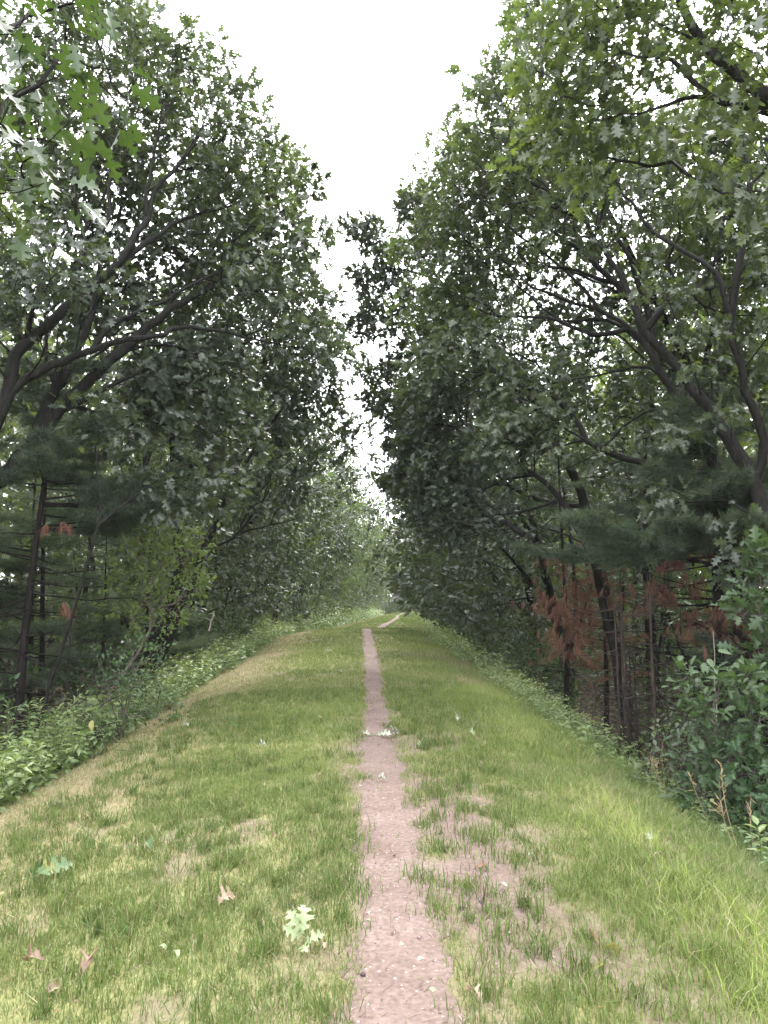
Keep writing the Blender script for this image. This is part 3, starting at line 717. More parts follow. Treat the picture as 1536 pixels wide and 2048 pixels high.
    make_tree('understory_tree', 'small airy tree with pale yellow green leaves standing before the left trunks', b,
              [([b, at(300, 1260, 11.4), at(280, 1180, 11.4), at(305, 1110, 11.3), at(330, 1060, 11.3)], .03, .008),
               ([at(280, 1180, 11.4), at(330, 1150, 11.3), at(370, 1100, 11.2)], .014, .005)],
              bl((320, 1080, 11.3, .5), (375, 1085, 11.2, .42), (275, 1120, 11.4, .45), (345, 1160, 11.3, .5), (250, 1200, 11.4, .4), (310, 1230, 11.4, .45), (390, 1160, 11.2, .3)),
              800, LEAF4, .075, 'light', 'grey_bark', per=6, seed=31, cat='small tree', spread=.08, tip_r=.002, droop=.35)
    b = gp(-4.35, 9.4)
    make_tree('understory_tree', 'thin forked sapling with bare grey stem rising beside the left pine', b,
              [([b, at(150, 1215, 9.4), at(178, 1110, 9.4), at(194, 1050, 9.4), at(198, 960, 9.5), at(192, 850, 9.6)], .027, .008),
               ([at(194, 1050, 9.4), at(260, 1000, 9.6), at(330, 950, 9.9), at(380, 925, 10.1)], .02, .006)],
              bl((370, 930, 10.1, .4), (430, 960, 10.3, .4), (330, 990, 9.9, .4), (250, 900, 9.8, .4), (200, 830, 9.7, .4), (460, 985, 10.4, .3), (400, 1000, 10.2, .3)),
              300, LEAF20, .14, 'oak', 'bark', per=5, seed=37, cat='small tree', spread=.09, tip_r=.0022)

    # --- right: near limb top right
    b = gp(6.4, 6.2)
    make_tree('oak_tree', 'nearest right hand oak whose dark limbs slant across the top right corner', b,
              [([b, b + [-.1, 0, 2.5], b + [-.3, .1, 4.6], at(1700, 320, 6.3), at(1610, 235, 6.35), at(1536, 192, 6.4), at(1462, 140, 6.5), at(1405, 82, 6.6), at(1366, 0, 6.7), at(1330, -100, 6.8)], .17, .03),
               ([at(1610, 235, 6.35), at(1536, 226, 6.5), at(1468, 212, 6.6), at(1420, 190, 6.6), at(1358, 135, 6.7), at(1330, 110, 6.7), at(1280, 115, 6.8), at(1200, 95, 7)], .04, .01),
               ([at(1420, 190, 6.6), at(1360, 200, 6.8), at(1300, 225, 6.9), at(1240, 230, 7.0), at(1170, 245, 7.2)], .022, .007),
               ([at(1405, 82, 6.6), at(1340, 60, 6.7), at(1270, 20, 6.9)], .02, .007),
               ([b + [-.3, .1, 4.6], at(1600, 420, 6.4), at(1530, 380, 6.5), at(1450, 385, 6.7), at(1380, 350, 6.8)], .035, .01)],
              bl((1200, 60, 7, .5), (1130, 130, 7.2, .45), (1160, 230, 7.2, .5), (1220, 180, 7, .5), (1300, 40, 6.9, .4), (1110, 50, 7.4, .4), (1090, 240, 7.4, .3), (1260, 290, 7, .4), (1420, 40, 6.6, .4), (1500, 100, 6.4, .35),
                 (1480, 320, 6.5, .35), (1180, 330, 7.3, .35), (1340, 250, 6.9, .3), (1500, 20, 6.4, .4), (1520, 420, 6.4, .3), (1390, 130, 6.6, .2), (1650, 150, 6.3, .8), (1700, 400, 6.2, .7), (1080, 310, 7.5, .25), (1250, -60, 6.9, .6)),
              950, LEAF20, .14, 'oak', per=9, seed=41, spread=.10, droop=.5, tip_r=.003)

    # --- right: the big pair of leaning oaks
    b = gp(5.9, 9.2)
    make_tree('oak_tree', 'large oak entering at the right edge with its trunk curving up and left', b,
              [([b, at(1590, 1250, 9.3), at(1560, 1100, 9.3), at(1532, 1045, 9.3), at(1506, 968, 9.4), at(1468, 900, 9.5), at(1442, 855, 9.6), at(1418, 818, 9.7), at(1390, 785, 9.8), at(1374, 760, 9.9), at(1330, 705, 10), at(1290, 660, 10.1), at(1262, 600, 10.3), at(1240, 545, 10.4), at(1190, 480, 10.6), at(1160, 410, 10.8)], .155, .022),
               ([at(1506, 968, 9.4), at(1530, 880, 9.3), at(1490, 780, 9.3), at(1460, 650, 9.3), at(1430, 550, 9.4), at(1370, 505, 9.6), at(1308, 465, 9.8), at(1262, 405, 10), at(1238, 380, 10.1), at(1215, 330, 10.2)], .06, .012),
               ([at(1532, 1045, 9.3), at(1480, 1015, 9.4), at(1430, 1000, 9.6), at(1330, 1010, 9.9)], .03, .01),
               ([at(1460, 650, 9.3), at(1480, 520, 9.3), at(1500, 400, 9.4), at(1480, 250, 9.6)], .06, .012)],
              bl((1180, 420, 10.8, .8), (1100, 330, 11.2, .8), (1020, 260, 11.6, .75), (985, 190, 11.8, .55), (1060, 180, 11.5, .6), (960, 300, 12, .6), (930, 380, 12.2, .55), (1230, 330, 10.6, .6), (1300, 420, 10, .5), (1330, 560, 9.8, .55), (1450, 540, 9.4, .5), (1500, 650, 9.2, .45), (1420, 700, 9.4, .5), (1520, 500, 9.2, .5),
                 (1250, 500, 10.2, .4), (1490, 820, 9.2, .45), (1500, 1080, 8.8, .4), (1520, 1180, 8.8, .35), (1390, 870, 9.5, .35), (1500, 250, 9.8, .7), (1400, 280, 10, .6), (1010, 140, 12, .4), (1070, 60, 11.8, .6), (1140, 30, 11.6, .8), (1450, 380, 9.8, .4), (1340, 1000, 9.8, .3), (1400, 430, 12, .75), (1500, 350, 12, .9), (1330, 480, 12, .65), (1480, 520, 12, .8), (1430, 220, 12, .9), (1300, 290, 12, .7), (1520, 640, 12, .8), (1400, 620, 12, .6)),
              2700, LEAF20, .137, per=11, clear=.42, seed=43, spread=.085, bf=.5)
    b = gp(5.2, 11.2)
    make_tree('oak_tree', 'second right hand oak with paired dark trunks and a long level limb reaching left', b,
              [([b, at(1470, 1100, 11.2), at(1440, 980, 11.2), at(1422, 920, 11.2), at(1388, 850, 11.3), at(1343, 776, 11.4), at(1312, 725, 11.5), at(1290, 690, 11.6), at(1258, 655, 11.7), at(1200, 620, 12), at(1130, 600, 12.3), at(1060, 570, 12.6)], .125, .02),
               ([at(1343, 776, 11.4), at(1300, 735, 11.5), at(1240, 742, 11.7), at(1200, 750, 11.8), at(1108, 766, 12.1), at(1050, 775, 12.3)], .03, .008),
               ([at(1388, 850, 11.3), at(1330, 815, 11.4), at(1268, 835, 11.6), at(1220, 880, 11.8), at(1168, 920, 12), at(1110, 945, 12.2)], .028, .008),
               ([at(1290, 690, 11.6), at(1270, 615, 11.7), at(1230, 570, 11.8), at(1183, 520, 12), at(1130, 480, 12.2), at(1088, 450, 12.4), at(1040, 405, 12.7), at(1020, 350, 12.9)], .06, .012),
               ([at(1130, 480, 12.2), at(1128, 395, 12.5), at(1093, 320, 12.8), at(1078, 275, 13)], .03, .009),
               ([at(1200, 620, 12), at(1150, 560, 12.4), at(1080, 500, 12.8), at(1000, 440, 13.2), at(950, 380, 13.6)], .035, .009),
               ([at(1290, 690, 11.6), at(1215, 640, 12), at(1120, 640, 12.4), at(1020, 560, 13), at(940, 520, 13.4)], .035, .009),
               ([at(1230, 570, 11.8), at(1150, 540, 12.2), at(1100, 535, 12.5), at(1060, 530, 12.8), at(1020, 490, 13)], .04, .01),
               ([at(1258, 655, 11.7), at(1190, 670, 12), at(1090, 635, 12.5), at(990, 632, 13), at(940, 610, 13.3)], .045, .01),
               ([at(1312, 725, 11.5), at(1290, 600, 11.7), at(1240, 480, 12), at(1200, 440, 12.1), at(1170, 400, 12.3), at(1140, 340, 12.5)], .06, .012)],
              bl((960, 470, 13.3, .9), (900, 380, 13.8, .6), (1040, 400, 13, .8), (940, 580, 13.4, .9), (870, 500, 14, .7), (880, 620, 14, .8), (1000, 700, 12.8, .7), (920, 720, 13.2, .8), (860, 760, 13.6, .5), (1060, 800, 12.3, .7), (1150, 720, 12, .4), (1020, 880, 12.4, .6), (1120, 860, 12.1, .4), (1010, 330, 13.2, .8), (930, 300, 13.6, .6), (1100, 560, 12.6, .5), (1200, 900, 11.9, .4), (1230, 660, 11.8, .35), (1250, 780, 11.7, .35), (1100, 260, 13, .8), (1170, 480, 12.4, .4)),
              2100, LEAF20, .137, per=11, clear=.42, seed=47, spread=.085, bf=.5)
    b = gp(3.85, 12.4)
    make_tree('oak_tree', 'slim oak leaning left out of the red brown dead pine on the right', b,
              [([b, at(1232, 1320, 12.3), at(1200, 1165, 12.3), at(1172, 1090, 12.3), at(1150, 1050, 12.4), at(1120, 998, 12.5), at(1068, 950, 12.7), at(1018, 918, 13), at(950, 880, 13.4), at(878, 838, 13.9)], .095, .012),
               ([at(1120, 998, 12.5), at(1060, 1020, 12.7), at(1000, 1030, 13), at(920, 1035, 13.5)], .03, .008),
               ([at(1068, 950, 12.7), at(1010, 960, 13), at(940, 990, 13.4), at(880, 1010, 13.8)], .028, .008),
               ([at(1172, 1090, 12.3), at(1110, 1060, 12.5), at(1070, 1060, 12.7), at(1030, 1080, 12.9)], .02, .007)],
              bl((900, 830, 13.8, .7), (840, 880, 14.4, .6), (960, 900, 13.3, .6), (880, 950, 13.8, .65), (820, 950, 14.6, .5), (940, 1000, 13.3, .5), (860, 1030, 14.2, .55), (1020, 990, 12.9, .35), (1000, 1060, 13, .35), (920, 1060, 13.6, .4), (830, 800, 14.6, .5), (1050, 890, 12.7, .35)),
              1400, LEAF20, .135, per=10, clear=.35, seed=53, spread=.085, bf=.5)
    b = gp(5.4, 16.8)
    make_tree('oak_tree', 'right hand oak whose outermost sprays reach furthest left into the open sky', b,
              [([b, at(1180, 1050, 16.8), at(1120, 900, 16.8), at(1040, 760, 16.8), at(960, 650, 16.9), at(880, 560, 17), at(820, 480, 17.2)], .16, .02),
               ([at(960, 650, 16.9), at(880, 640, 17.1), at(800, 650, 17.3), at(750, 640, 17.5)], .035, .008),
               ([at(880, 560, 17), at(810, 540, 17.2), at(760, 530, 17.4), at(725, 505, 17.6)], .03, .008),
               ([at(1040, 760, 16.8), at(900, 770, 17.2), at(800, 780, 17.6), at(745, 770, 17.9)], .04, .008),
               ([at(1120, 900, 16.8), at(980, 880, 17.1), at(860, 880, 17.5)], .04, .01)],
              bl((825, 420, 17.2, .5), (850, 390, 17.2, .35), (870, 470, 17.1, .7), (742, 470, 17.6, .5), (712, 455, 17.7, .3), (750, 570, 17.6, .5), (718, 545, 17.6, .26), (790, 520, 17.4, .55), (830, 600, 17.2, .55), (765, 640, 17.5, .6), (722, 655, 17.6, .3), (790, 745, 17.7, .45), (750, 745, 17.9, .32), (745, 800, 18, .32), (800, 820, 17.8, .6), (860, 700, 17.2, .7), (850, 880, 17.4, .7), (950, 600, 16.9, .8), (1000, 780, 16.9, .8), (830, 960, 17.6, .6), (930, 950, 17.2, .7), (800, 890, 17.9, .4), (785, 960, 18.2, .35)),
              2300, LEAF8, .14, per=10, seed=59, spread=.085, bf=.5)
    b = gp(7.2, 14.8)
    make_tree('oak_tree', 'tall oak filling the sky behind the bare limbs of the big right hand oaks', b,
              [([b, b + [-.2, 0, 3], at(1400, 800, 14.8), at(1330, 640, 14.8), at(1260, 500, 14.9), at(1200, 380, 15), at(1180, 280, 15.1)], .16, .02),
               ([at(1330, 640, 14.8), at(1230, 580, 15), at(1140, 540, 15.2), at(1080, 480, 15.4)], .05, .01), ([at(1400, 800, 14.8), at(1430, 600, 14.6), at(1440, 450, 14.6), at(1430, 330, 14.7)], .07, .012)],
              bl((1100, 500, 15.3, 1.0), (1200, 430, 15, 1.0), (1280, 570, 15, .9), (1150, 650, 15.2, .9), (1050, 420, 15.6, .9), (1360, 660, 15, 1.0), (1410, 520, 14.8, 1.0), (1250, 320, 15.1, 1.0), (1480, 440, 14.6, 1.0), (1320, 790, 15, .9), (1460, 760, 14.6, .9), (1130, 330, 15.5, .9), (1390, 370, 14.8, .9), (1190, 780, 15.2, .8)),
              2400, LEAF8, .145, per=10, seed=71, spread=.085, bf=.5)
    # white oak sapling, bottom right
    b = gp(3.95, 7.3)
    make_tree('oak_sapling', 'young white oak with round lobed blue green leaves at the right foot of the bank', b,
              [([b, at(1445, 1560, 7.2), at(1430, 1450, 7.1), at(1440, 1360, 7.1)], .028, .008),
               ([at(1430, 1450, 7.1), at(1380, 1400, 7.0), at(1355, 1375, 7.0)], .012, .004), ([at(1445, 1560, 7.2), at(1500, 1480, 7.1), at(1530, 1400, 7.1)], .014, .004)],
              bl((1375, 1365, 7.0, .13), (1400, 1420, 7.0, .15), (1380, 1460, 7.0, .08), (1450, 1380, 7.1, .16), (1500, 1420, 7.1, .16), (1440, 1480, 7.1, .12), (1430, 1520, 7.1, .12), (1520, 1500, 7.1, .14), (1490, 1360, 7.1, .14), (1530, 1440, 7.0, .15), (1400, 1600, 7.1, .14), (1470, 1590, 7.1, .14)),
              280, LEAFW, .10, 'white_oak', 'grey_bark', per=6, seed=61, cat='sapling', spread=.07, tip_r=.002, droop=.15, tilt=.5, extra=.1)
    b = gp(5.0, 8.2)
    make_tree('oak_sapling', 'pale leaved oak sapling at the right edge below the big trunk', b,
              [([b, at(1545, 1400, 8.2), at(1530, 1280, 8.1), at(1510, 1190, 8.1)], .025, .007)],
              bl((1500, 1190, 8.0, .18), (1525, 1230, 8.0, .18), (1480, 1225, 8.0, .1), (1535, 1150, 8.1, .2), (1560, 1300, 8.1, .3), (1520, 1110, 8.2, .2), (1530, 1330, 8.1, .2)),
              130, LEAF20, .15, 'white_oak', 'grey_bark', per=6, seed=67, cat='sapling', spread=.08, tip_r=.002)

ORD = ['first', 'second', 'third', 'fourth', 'fifth', 'sixth', 'seventh', 'eighth', 'ninth', 'tenth', 'eleventh', 'twelfth', 'thirteenth', 'fourteenth', 'fifteenth', 'sixteenth']
def row_proto(name, side, seed, tpl, size, n, mat, per=7):
    """an edge tree leaning over the path; local x points to the path for side=-1 (left bank)"""
    rg = np.random.default_rng(seed); s = -side
    if side < 0:
        B = [(2.0, 0, 4.2, 1.3), (3.4, .4, 5.0, 1.0), (4.0, -.3, 5.6, .7), (2.9, -1.0, 6.8, 1.3), (1.8, .9, 8.3, 1.5), (2.4, -.2, 9.3, 1.0), (.6, -.7, 10.2, 1.4), (.6, .4, 11.8, 1.0), (-.9, .2, 8, 1.5), (.9, 1.1, 6, 1.3), (.6, -1.2, 5.0, 1.1), (3.0, .9, 3.6, .8), (-.6, -.8, 10.2, 1.1), (4.3, .4, 7.6, .95), (3.5, -.5, 9.2, 1.0), (4.7, 0, 6.2, .7), (1.8, .4, 2.6, .9), (.2, -1.4, 3.0, 1.0), (2.4, -1.1, 3.4, .7)]
    else:
        B = [(3.0, 0, 4.4, 1.2), (3.9, .5, 5.9, 1.1), (3.7, -.6, 7.6, 1.2), (3.5, .3, 9.4, 1.1), (2.6, -.2, 11.2, 1.2), (1.6, .5, 12.8, 1.1), (1.4, .9, 7.2, 1.5), (.4, -.8, 9.6, 1.5), (-.8, .3, 8, 1.4), (1.2, -1.1, 5.6, 1.2), (3.6, -.9, 3.8, .8), (0, .4, 12, 1.1), (2.2, 1.1, 4.2, .9), (1.9, -.3, 2.8, .9), (.2, 1.3, 3.2, 1.0), (2.6, -1.2, 3.2, .7), (1.0, .6, 4.0, 1.0)]
    blobs = [(np.array([s * x * (.88 + .24 * rg.random()), y + .5 * rg.normal(), z * (.94 + .12 * rg.random())]), r * (.85 + .3 * rg.random())) for x, y, z, r in B]
    polys = [([(0, 0, 0), (s * .2, .05, 2), (s * .7, 0, 4.2), (s * 1.1, .2, 6.5), (s * 1.2, .1, 9), (s * 1.0, 0, 11)], .15, .03),
             ([(s * .3, .05, 2.6), (s * 1.3, -.3, 4.0), (s * 2.5, -.4, 5.2), (s * 3.4, -.5, 6.2)], .07, .015),
             ([(s * .8, 0, 4.6), (s * 1.6, .5, 6.5), (s * 2.4, .6, 8.2)], .07, .015)]
    if rg.random() < .6: polys.append(([(s * .15, .02, .3), (-s * .3, .5, 2.5), (-s * .4, .9, 5), (0, 1.0, 8)], .09, .02))
    polys = [([np.array(p) for p in P], a, b) for P, a, b in polys]
    return make_tree(name, 'x', (0, 0, 0), polys, blobs, n, tpl, size, mat, 'bark', per, seed, 'tree', spread=.12)
def wood_proto(name, seed, tpl, size, n, mat, h=11, w=2.4, per=7, low=.42, shape=None):
    rg = np.random.default_rng(seed); blobs = []
    for i in range(11):
        f = low + (1 - low) * rg.random(); a = rg.random() * 2 * PI; r = w * .62 * math.sin(PI * (.15 + .8 * (f - low) / (1 - low))) * rg.random() ** .5
        blobs.append((np.array([r * math.cos(a), r * math.sin(a), f * h]), w * .42 * (.7 + .6 * rg.random())))
    l = rg.normal(size=2) * .5
    polys = [([np.array([0, 0, 0.]), np.array([l[0] * .3, l[1] * .3, h * .3]), np.array([l[0] * .6, l[1] * .6, h * .6]), np.array([l[0], l[1], h * .92])], .11 + .004 * h, .02)]
    if rg.random() < .7: polys.append(([np.array([l[0] * .2, l[1] * .2, h * .2]), np.array([l[0] + w * .2, l[1], h * .45]), np.array([l[0] + w * .35, l[1] + .3, h * .7])], .07, .02))
    return make_tree(name, 'x', (0, 0, 0), polys, blobs, n, tpl, size, mat, 'bark', per, seed, 'tree', spread=.13)

def place(proto, x, y, rz, sc, label, group, first, dz=-.08):
    z = Hs(x, y) + dz
    if proto.name not in first:
        first.add(proto.name); proto.location = (x, y, z); proto.rotation_euler = (0, 0, rz); proto.scale = (sc, sc, sc)
        proto['label'] = label; proto['group'] = group; return proto
    return dup(proto, (x, y, z), rz, sc, label, group)

def forest():
    rg = np.random.default_rng(77); first = set()
    for side, nm in ((-1, 'left'), (1, 'right')):
        mid = [row_proto('oak_tree', side, 100 + 10 * side + k, LEAF8, .15, 1700, 'oak', 11) for k in range(3)]
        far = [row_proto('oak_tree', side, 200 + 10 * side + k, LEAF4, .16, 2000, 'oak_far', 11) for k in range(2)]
        ys = [20, 23.5, 27.5, 32, 37, 42.5, 48.5, 55, 62, 70, 79, 89, 100, 112] if side < 0 else [21, 24.5, 28.5, 33, 38, 43.5, 49.5, 56, 63.5, 72, 81, 91, 102, 113]
        for i, y in enumerate(ys):
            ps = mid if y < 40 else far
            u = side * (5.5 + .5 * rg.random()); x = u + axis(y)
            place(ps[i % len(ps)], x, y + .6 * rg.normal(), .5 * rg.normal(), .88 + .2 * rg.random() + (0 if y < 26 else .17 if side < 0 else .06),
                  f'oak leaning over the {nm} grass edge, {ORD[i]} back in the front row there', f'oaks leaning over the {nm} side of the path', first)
    # trees of the wood behind the front rows
    wp = [wood_proto('forest_tree', 300 + k, LEAF4, .19, 1400, 'oak', 12 + 1.5 * k, 3.0, 7, .14 + .05 * (k % 2)) for k in range(3)]
    up = [wood_proto('understory_tree', 320 + k, LEAF8, .12, 520, 'shrub' if k else 'light', 5.0 + k, 1.5, 6, .22) for k in range(2)]
    for side, nm in ((-1, 'left'), (1, 'right')):
        y = 5.0; i = 0
        while y < 62:
            u = side * (8.2 + 5.5 * rg.random()); x = u + axis(y)
            place(wp[i % 3], x, y, rg.random() * 6.28, .85 + .35 * rg.random(), f'tall slender tree in the shaded wood behind the front oaks on the {nm}', f'trees of the wood on the {nm}', first)
            y += 2.2 + 1.2 * rg.random() + y * .02; i += 1
        y = 10.5; i = 0
        while y < 46:
            u = side * (5.9 + 2.2 * rg.random()); x = u + axis(y)
            place(up[i % 2], x, y, rg.random() * 6.28, .75 + .4 * rg.random(), f'bushy understory tree between the oak trunks on the {nm}', f'understory trees on the {nm}', first)
            y += 2.6 + 1.5 * rg.random() + y * .03; i += 1
    # the path ends in a closed wall of paler trees
    ep = [wood_proto('forest_tree', 340 + k, LEAF4, .24, 1200, 'oak', 13.5, 3.4, 8, .12) for k in range(2)]
    k = 0
    for (x, y) in [(-6, 122), (-2.5, 131), (1.2, 139), (.2, 127), (4.5, 142), (7.5, 132), (10.5, 126), (9, 148), (3, 155), (13.5, 140), (-4.5, 145), (-1, 158), (6.5, 160), (17, 150), (2.6, 121), (4.2, 129), (5.6, 123)]:
        place(ep[k % 2], x, y, rg.random() * 6.28, .95 + .3 * rg.random(), 'hazy pale tree closing the far end of the path', 'trees closing the far end of the path', first, -1.2); k += 1

def pines():
    b = gp(-4.9, 10.6)
    p = make_pine('white_pine', 'dark white pine with drooping soft foliage over bare dead twigs at the left', b, h=6.3, r0=.07, h_dead=.5, h_fol=3.3, reach=2.3, seed=3, lean=(.25, 0), dens=1.8, whorl=.32, needles=40, ln=.13)
    dead_branch(p, at(140, 1050, 10.5), at(95, 1065, 10.1), 5, 3, .07)
    dead_branch(p, at(150, 1235, 10.5), at(116, 1218, 10.2), 6, 3, .04)
    b = gp(-6.3, 9.9)
    make_pine('white_pine', 'leftmost white pine with a thin pale trunk and low skirts of green needles', b, h=6.0, r0=.06, h_dead=.4, h_fol=3.2, reach=2.2, seed=5, lean=(.5, .1), dens=1.6, whorl=.34, needles=36, ln=.13)
    b = gp(-5.6, 12.8)
    make_pine('white_pine', 'small feathery white pine behind the thin forked sapling on the left', b, h=5.6, r0=.06, h_dead=.3, h_fol=1.1, reach=1.5, seed=7, dens=1.5, needles=36, ln=.13)
    b = gp(-5.0, 16.6)
    make_pine('white_pine', 'young soft green white pine right of the twin dark trunks on the left', b, h=4.8, r0=.05, h_dead=.3, h_fol=1.0, reach=1.7, seed=9, dens=1.6, needles=40, ln=.14)
    b = gp(-6.6, 14.6)
    make_pine('white_pine', 'shaded white pine deep between the left trunks', b, h=6.2, r0=.06, h_dead=.5, h_fol=1.8, reach=1.7, seed=13)
    proto = bpy.data.objects['white_pine.002'] if 'white_pine.002' in bpy.data.objects else None
    if proto:
        for k, (x, y, sc, lab) in enumerate([(-6.1, 11.6, .62, 'low feathery young pine between the two leftmost pine trunks'), (-5.1, 14.2, .7, 'feathery young pine behind the airy yellow green tree on the left'), (-7.3, 13.0, .95, 'dense feathery pine in the gap right of the leftmost pine'), (-6.2, 18.5, .85, 'feathery pine left of the multi stemmed oak'), (-5.8, 21.5, .8, 'farthest feathery pine seen low in the left woods')]):
            dup(proto, gp(x, y), 1.3 * k, sc, lab, 'young feathery pines in the left woods')
    # right side
    b = gp(4.75, 11.0)
    p = make_pine('white_pine', 'large white pine with straight black trunk and broad level fan of needles at right', b, h=6.6, r0=.14, h_dead=2.2, h_fol=3.95, reach=2.7, seed=15, dens=2.0, whorl=.27, needles=42, ln=.135)
    dead_branch(p, at(1420, 1200, 11.0), at(1275, 1205, 10.5), 21, 26, .24)
    dead_branch(p, at(1420, 1130, 11.0), at(1330, 1138, 10.6), 22, 9, .12)
    dead_branch(p, at(1440, 1290, 11.0), at(1400, 1275, 10.3), 23, 20, .2)
    dead_branch(p, at(1425, 1230, 11.0), at(1475, 1245, 10.2), 24, 14, .16)
    dead_branch(p, at(1420, 1260, 11.0), at(1345, 1245, 10.6), 25, 8, .14)
    b = gp(3.75, 13.4)
    p = make_pine('dead_pine', 'dead pine sapling covered in rust red needles at the foot of the slim leaning oak', b, mat='dead_needle', h=4.2, r0=.05, h_dead=.3, h_fol=1.5, reach=.85, seed=19, needles=14, ln=.14, cat='dead pine', dens=.8)
    for k, (x0, y0, x1, y1, n) in enumerate([(1150, 1110, 1135, 1130, 12), (1150, 1160, 1165, 1175, 20), (1140, 1215, 1105, 1225, 22), (1150, 1290, 1140, 1300, 22), (1130, 1240, 1180, 1250, 16), (1130, 1270, 1165, 1330, 14)]):
        dead_branch(p, at(x0, y0, 13.4), at(x1, y1, 12.8), 30 + k, n, .34)
    b = gp(3.6, 15.6)
    make_pine('white_pine', 'thin pine pole with dead bare limbs left of the rust red dead pine', b, h=6.5, r0=.06, h_dead=.6, h_fol=4.2, reach=1.2, seed=25)
    b = gp(4.3, 10.0)
    make_pine('white_pine', 'short young pine with light green tufts beside the rust brown hanging branches', b, h=2.9, r0=.03, h_dead=.4, h_fol=1.4, reach=.75, seed=27, dens=1.2)
    b = gp(4.7, 8.0)
    make_pine('white_pine', 'low yellowish green pine seedling among the oak saplings at lower right', b, h=2.2, r0=.025, h_dead=.3, h_fol=.5, reach=.7, seed=29, dens=1.3)
    b = gp(7.2, 12.5)
    make_pine('white_pine', 'tall pine in deep shade behind the big right hand oaks', b, h=10, r0=.14, h_dead=1.0, h_fol=3.5, reach=2.3, seed=33)
    # dead poles crowding the dark hollow on the right
    rg = np.random.default_rng(90); proto = None
    for k in range(17):
        px = 1215 + 200 * rg.random(); d = 9.5 + 4.0 * rg.random(); q = at(px, 1400, d); x, y = q[0] + .1, d
        h = 2.4 + 1.6 * rg.random()
        if proto is None or k in (1, 2):
            (V, F), _, _ = pine_parts(h=2.5, r0=.018 + .004 * k, h_dead=.5, h_fol=9.0, reach=.75, seed=400 + k)
            t = thing('dead_sapling', 'bare dead pine pole in the dark hollow right of the bank', 'dead tree', gp(x, y), 'dead poles in the dark hollow')
            obj('trunk', mk_mesh('trunk', V, F, True), M['dead_wood'], t)
            proto = (proto or []) + [t]; continue
        dup(proto[k % len(proto)], gp(x, y), rg.random() * 6.28, .7 + .5 * rg.random())
    for k in range(9):
        x, y = -4.6 - 2.0 * rg.random(), 9.0 + 3.2 * rg.random()
        dup(proto[k % 3], gp(x, y), rg.random() * 6.28, .7 + .5 * rg.random(), 'thin dead pole standing among the brown twigs on the left', 'dead poles among the left pines')

def distant_forest():
    """far-off wood on both sides that reads as one dark mass: clumped leaves and thin stems"""
    rg = np.random.default_rng(55); L = []; st = []
    for side in (-1, 1):
        n = 170000
        u = side * (10.5 + 24 * rg.random(n) ** 1.3); y = -2 + 150 * rg.random(n) ** 1.25; z = -2.2 + 14.5 * rg.random(n) ** 1.0
        c = fbm(u * .45 + z * .2, y * .4 - z * .25, 301, 3); m = (c > .40); u, y, z = u[m], y[m], z[m]
        m = z < 9.5 + 5 * vnoise(u * .25, y * .25, 311); u, y, z = u[m], y[m], z[m]; n = len(u)
        pos = np.stack([u + axis(y), y, z], 1); d = rg.normal(size=(n, 3)); d[:, 2] -= .3; nn = rg.normal(size=(n, 3)) * .7; nn[:, 2] += 1
        L.append(leaves(LEAF2, pos, d, nn, .3 + .22 * rg.random(n), rg.random(n)))
        n = 40000                                                       # closed leaf canopy, added to keep light out of the wood below
        u = side * (9.5 + 22 * rg.random(n) ** 1.2); y = -6 + 110 * rg.random(n) ** 1.25; z = 7.0 + 7.0 * rg.random(n)
        m = fbm(u * .5, y * .5 + z * .3, 321, 2) > .36; u, y, z = u[m], y[m], z[m]; n = len(u)
        pos = np.stack([u + axis(y), y, z], 1); d = rg.normal(size=(n, 3)); d[:, 2] -= .3; nn = rg.normal(size=(n, 3)) * .5; nn[:, 2] += 1
        L.append(leaves(LEAF2, pos, d, nn, .34 + .25 * rg.random(n), rg.random(n)))
        for k in range(170):
            uu = side * (12 + 22 * rg.random()); yy = 2 + 120 * rg.random(); x = uu + axis(yy); zz = Hs(x, yy) - .1; h = 7 + 5 * rg.random()
            st.append(tube(np.array([[x, yy, zz], [x + .2 * rg.normal(), yy, zz + h * .5], [x + .4 * rg.normal(), yy, zz + h]]), [.12 + .06 * rg.random(), .08, .03], 6))
    V, F, T, o = [], [], [], 0
    for v, f, t in L: V.append(v); F.append(f + o); T.append(t); o += len(v)
    nl = sum(len(f) for f in F); sv, sf = join(st); V.append(sv); F.append(sf + o); T.append(np.zeros(len(sv)))
    F = np.concatenate(F); mi = np.zeros(len(F), int); mi[nl:] = 1
    me = mk_mesh('distant_forest', np.concatenate(V), F, False, {'tint': ('FLOAT', np.clip(np.concatenate(T), 0, 1))}, mi)
    tag(obj('distant_forest', me, [M['oak'], M['bark']]), 'deep wood beyond the edge trees on both sides', 'forest', kind='stuff')
def shrub_proto(seed, h, w, tpl, size, n, mat, per=6):
    rg = np.random.default_rng(seed); blobs = []; polys = []
    for i in range(4):
        a = rg.random() * 6.28; q = np.array([w * .35 * math.cos(a), w * .35 * math.sin(a), h * .7])
        polys.append(([np.array([.06 * i - .1, 0, 0]), q * .5 + np.array([0, 0, h * .08]), q], .014, .004))
    for i in range(8):
        a = rg.random() * 6.28; r = w * .4 * rg.random() ** .5
        blobs.append((np.array([r * math.cos(a), r * math.sin(a), h * (.25 + .6 * rg.random())]), w * .26 * (.7 + .6 * rg.random())))
    return make_tree('shrub', 'x', (0, 0, 0), polys, blobs, n, tpl, size, mat, 'grey_bark', per, seed, 'shrub', tip_r=.0018, spread=.06, seg=.2)
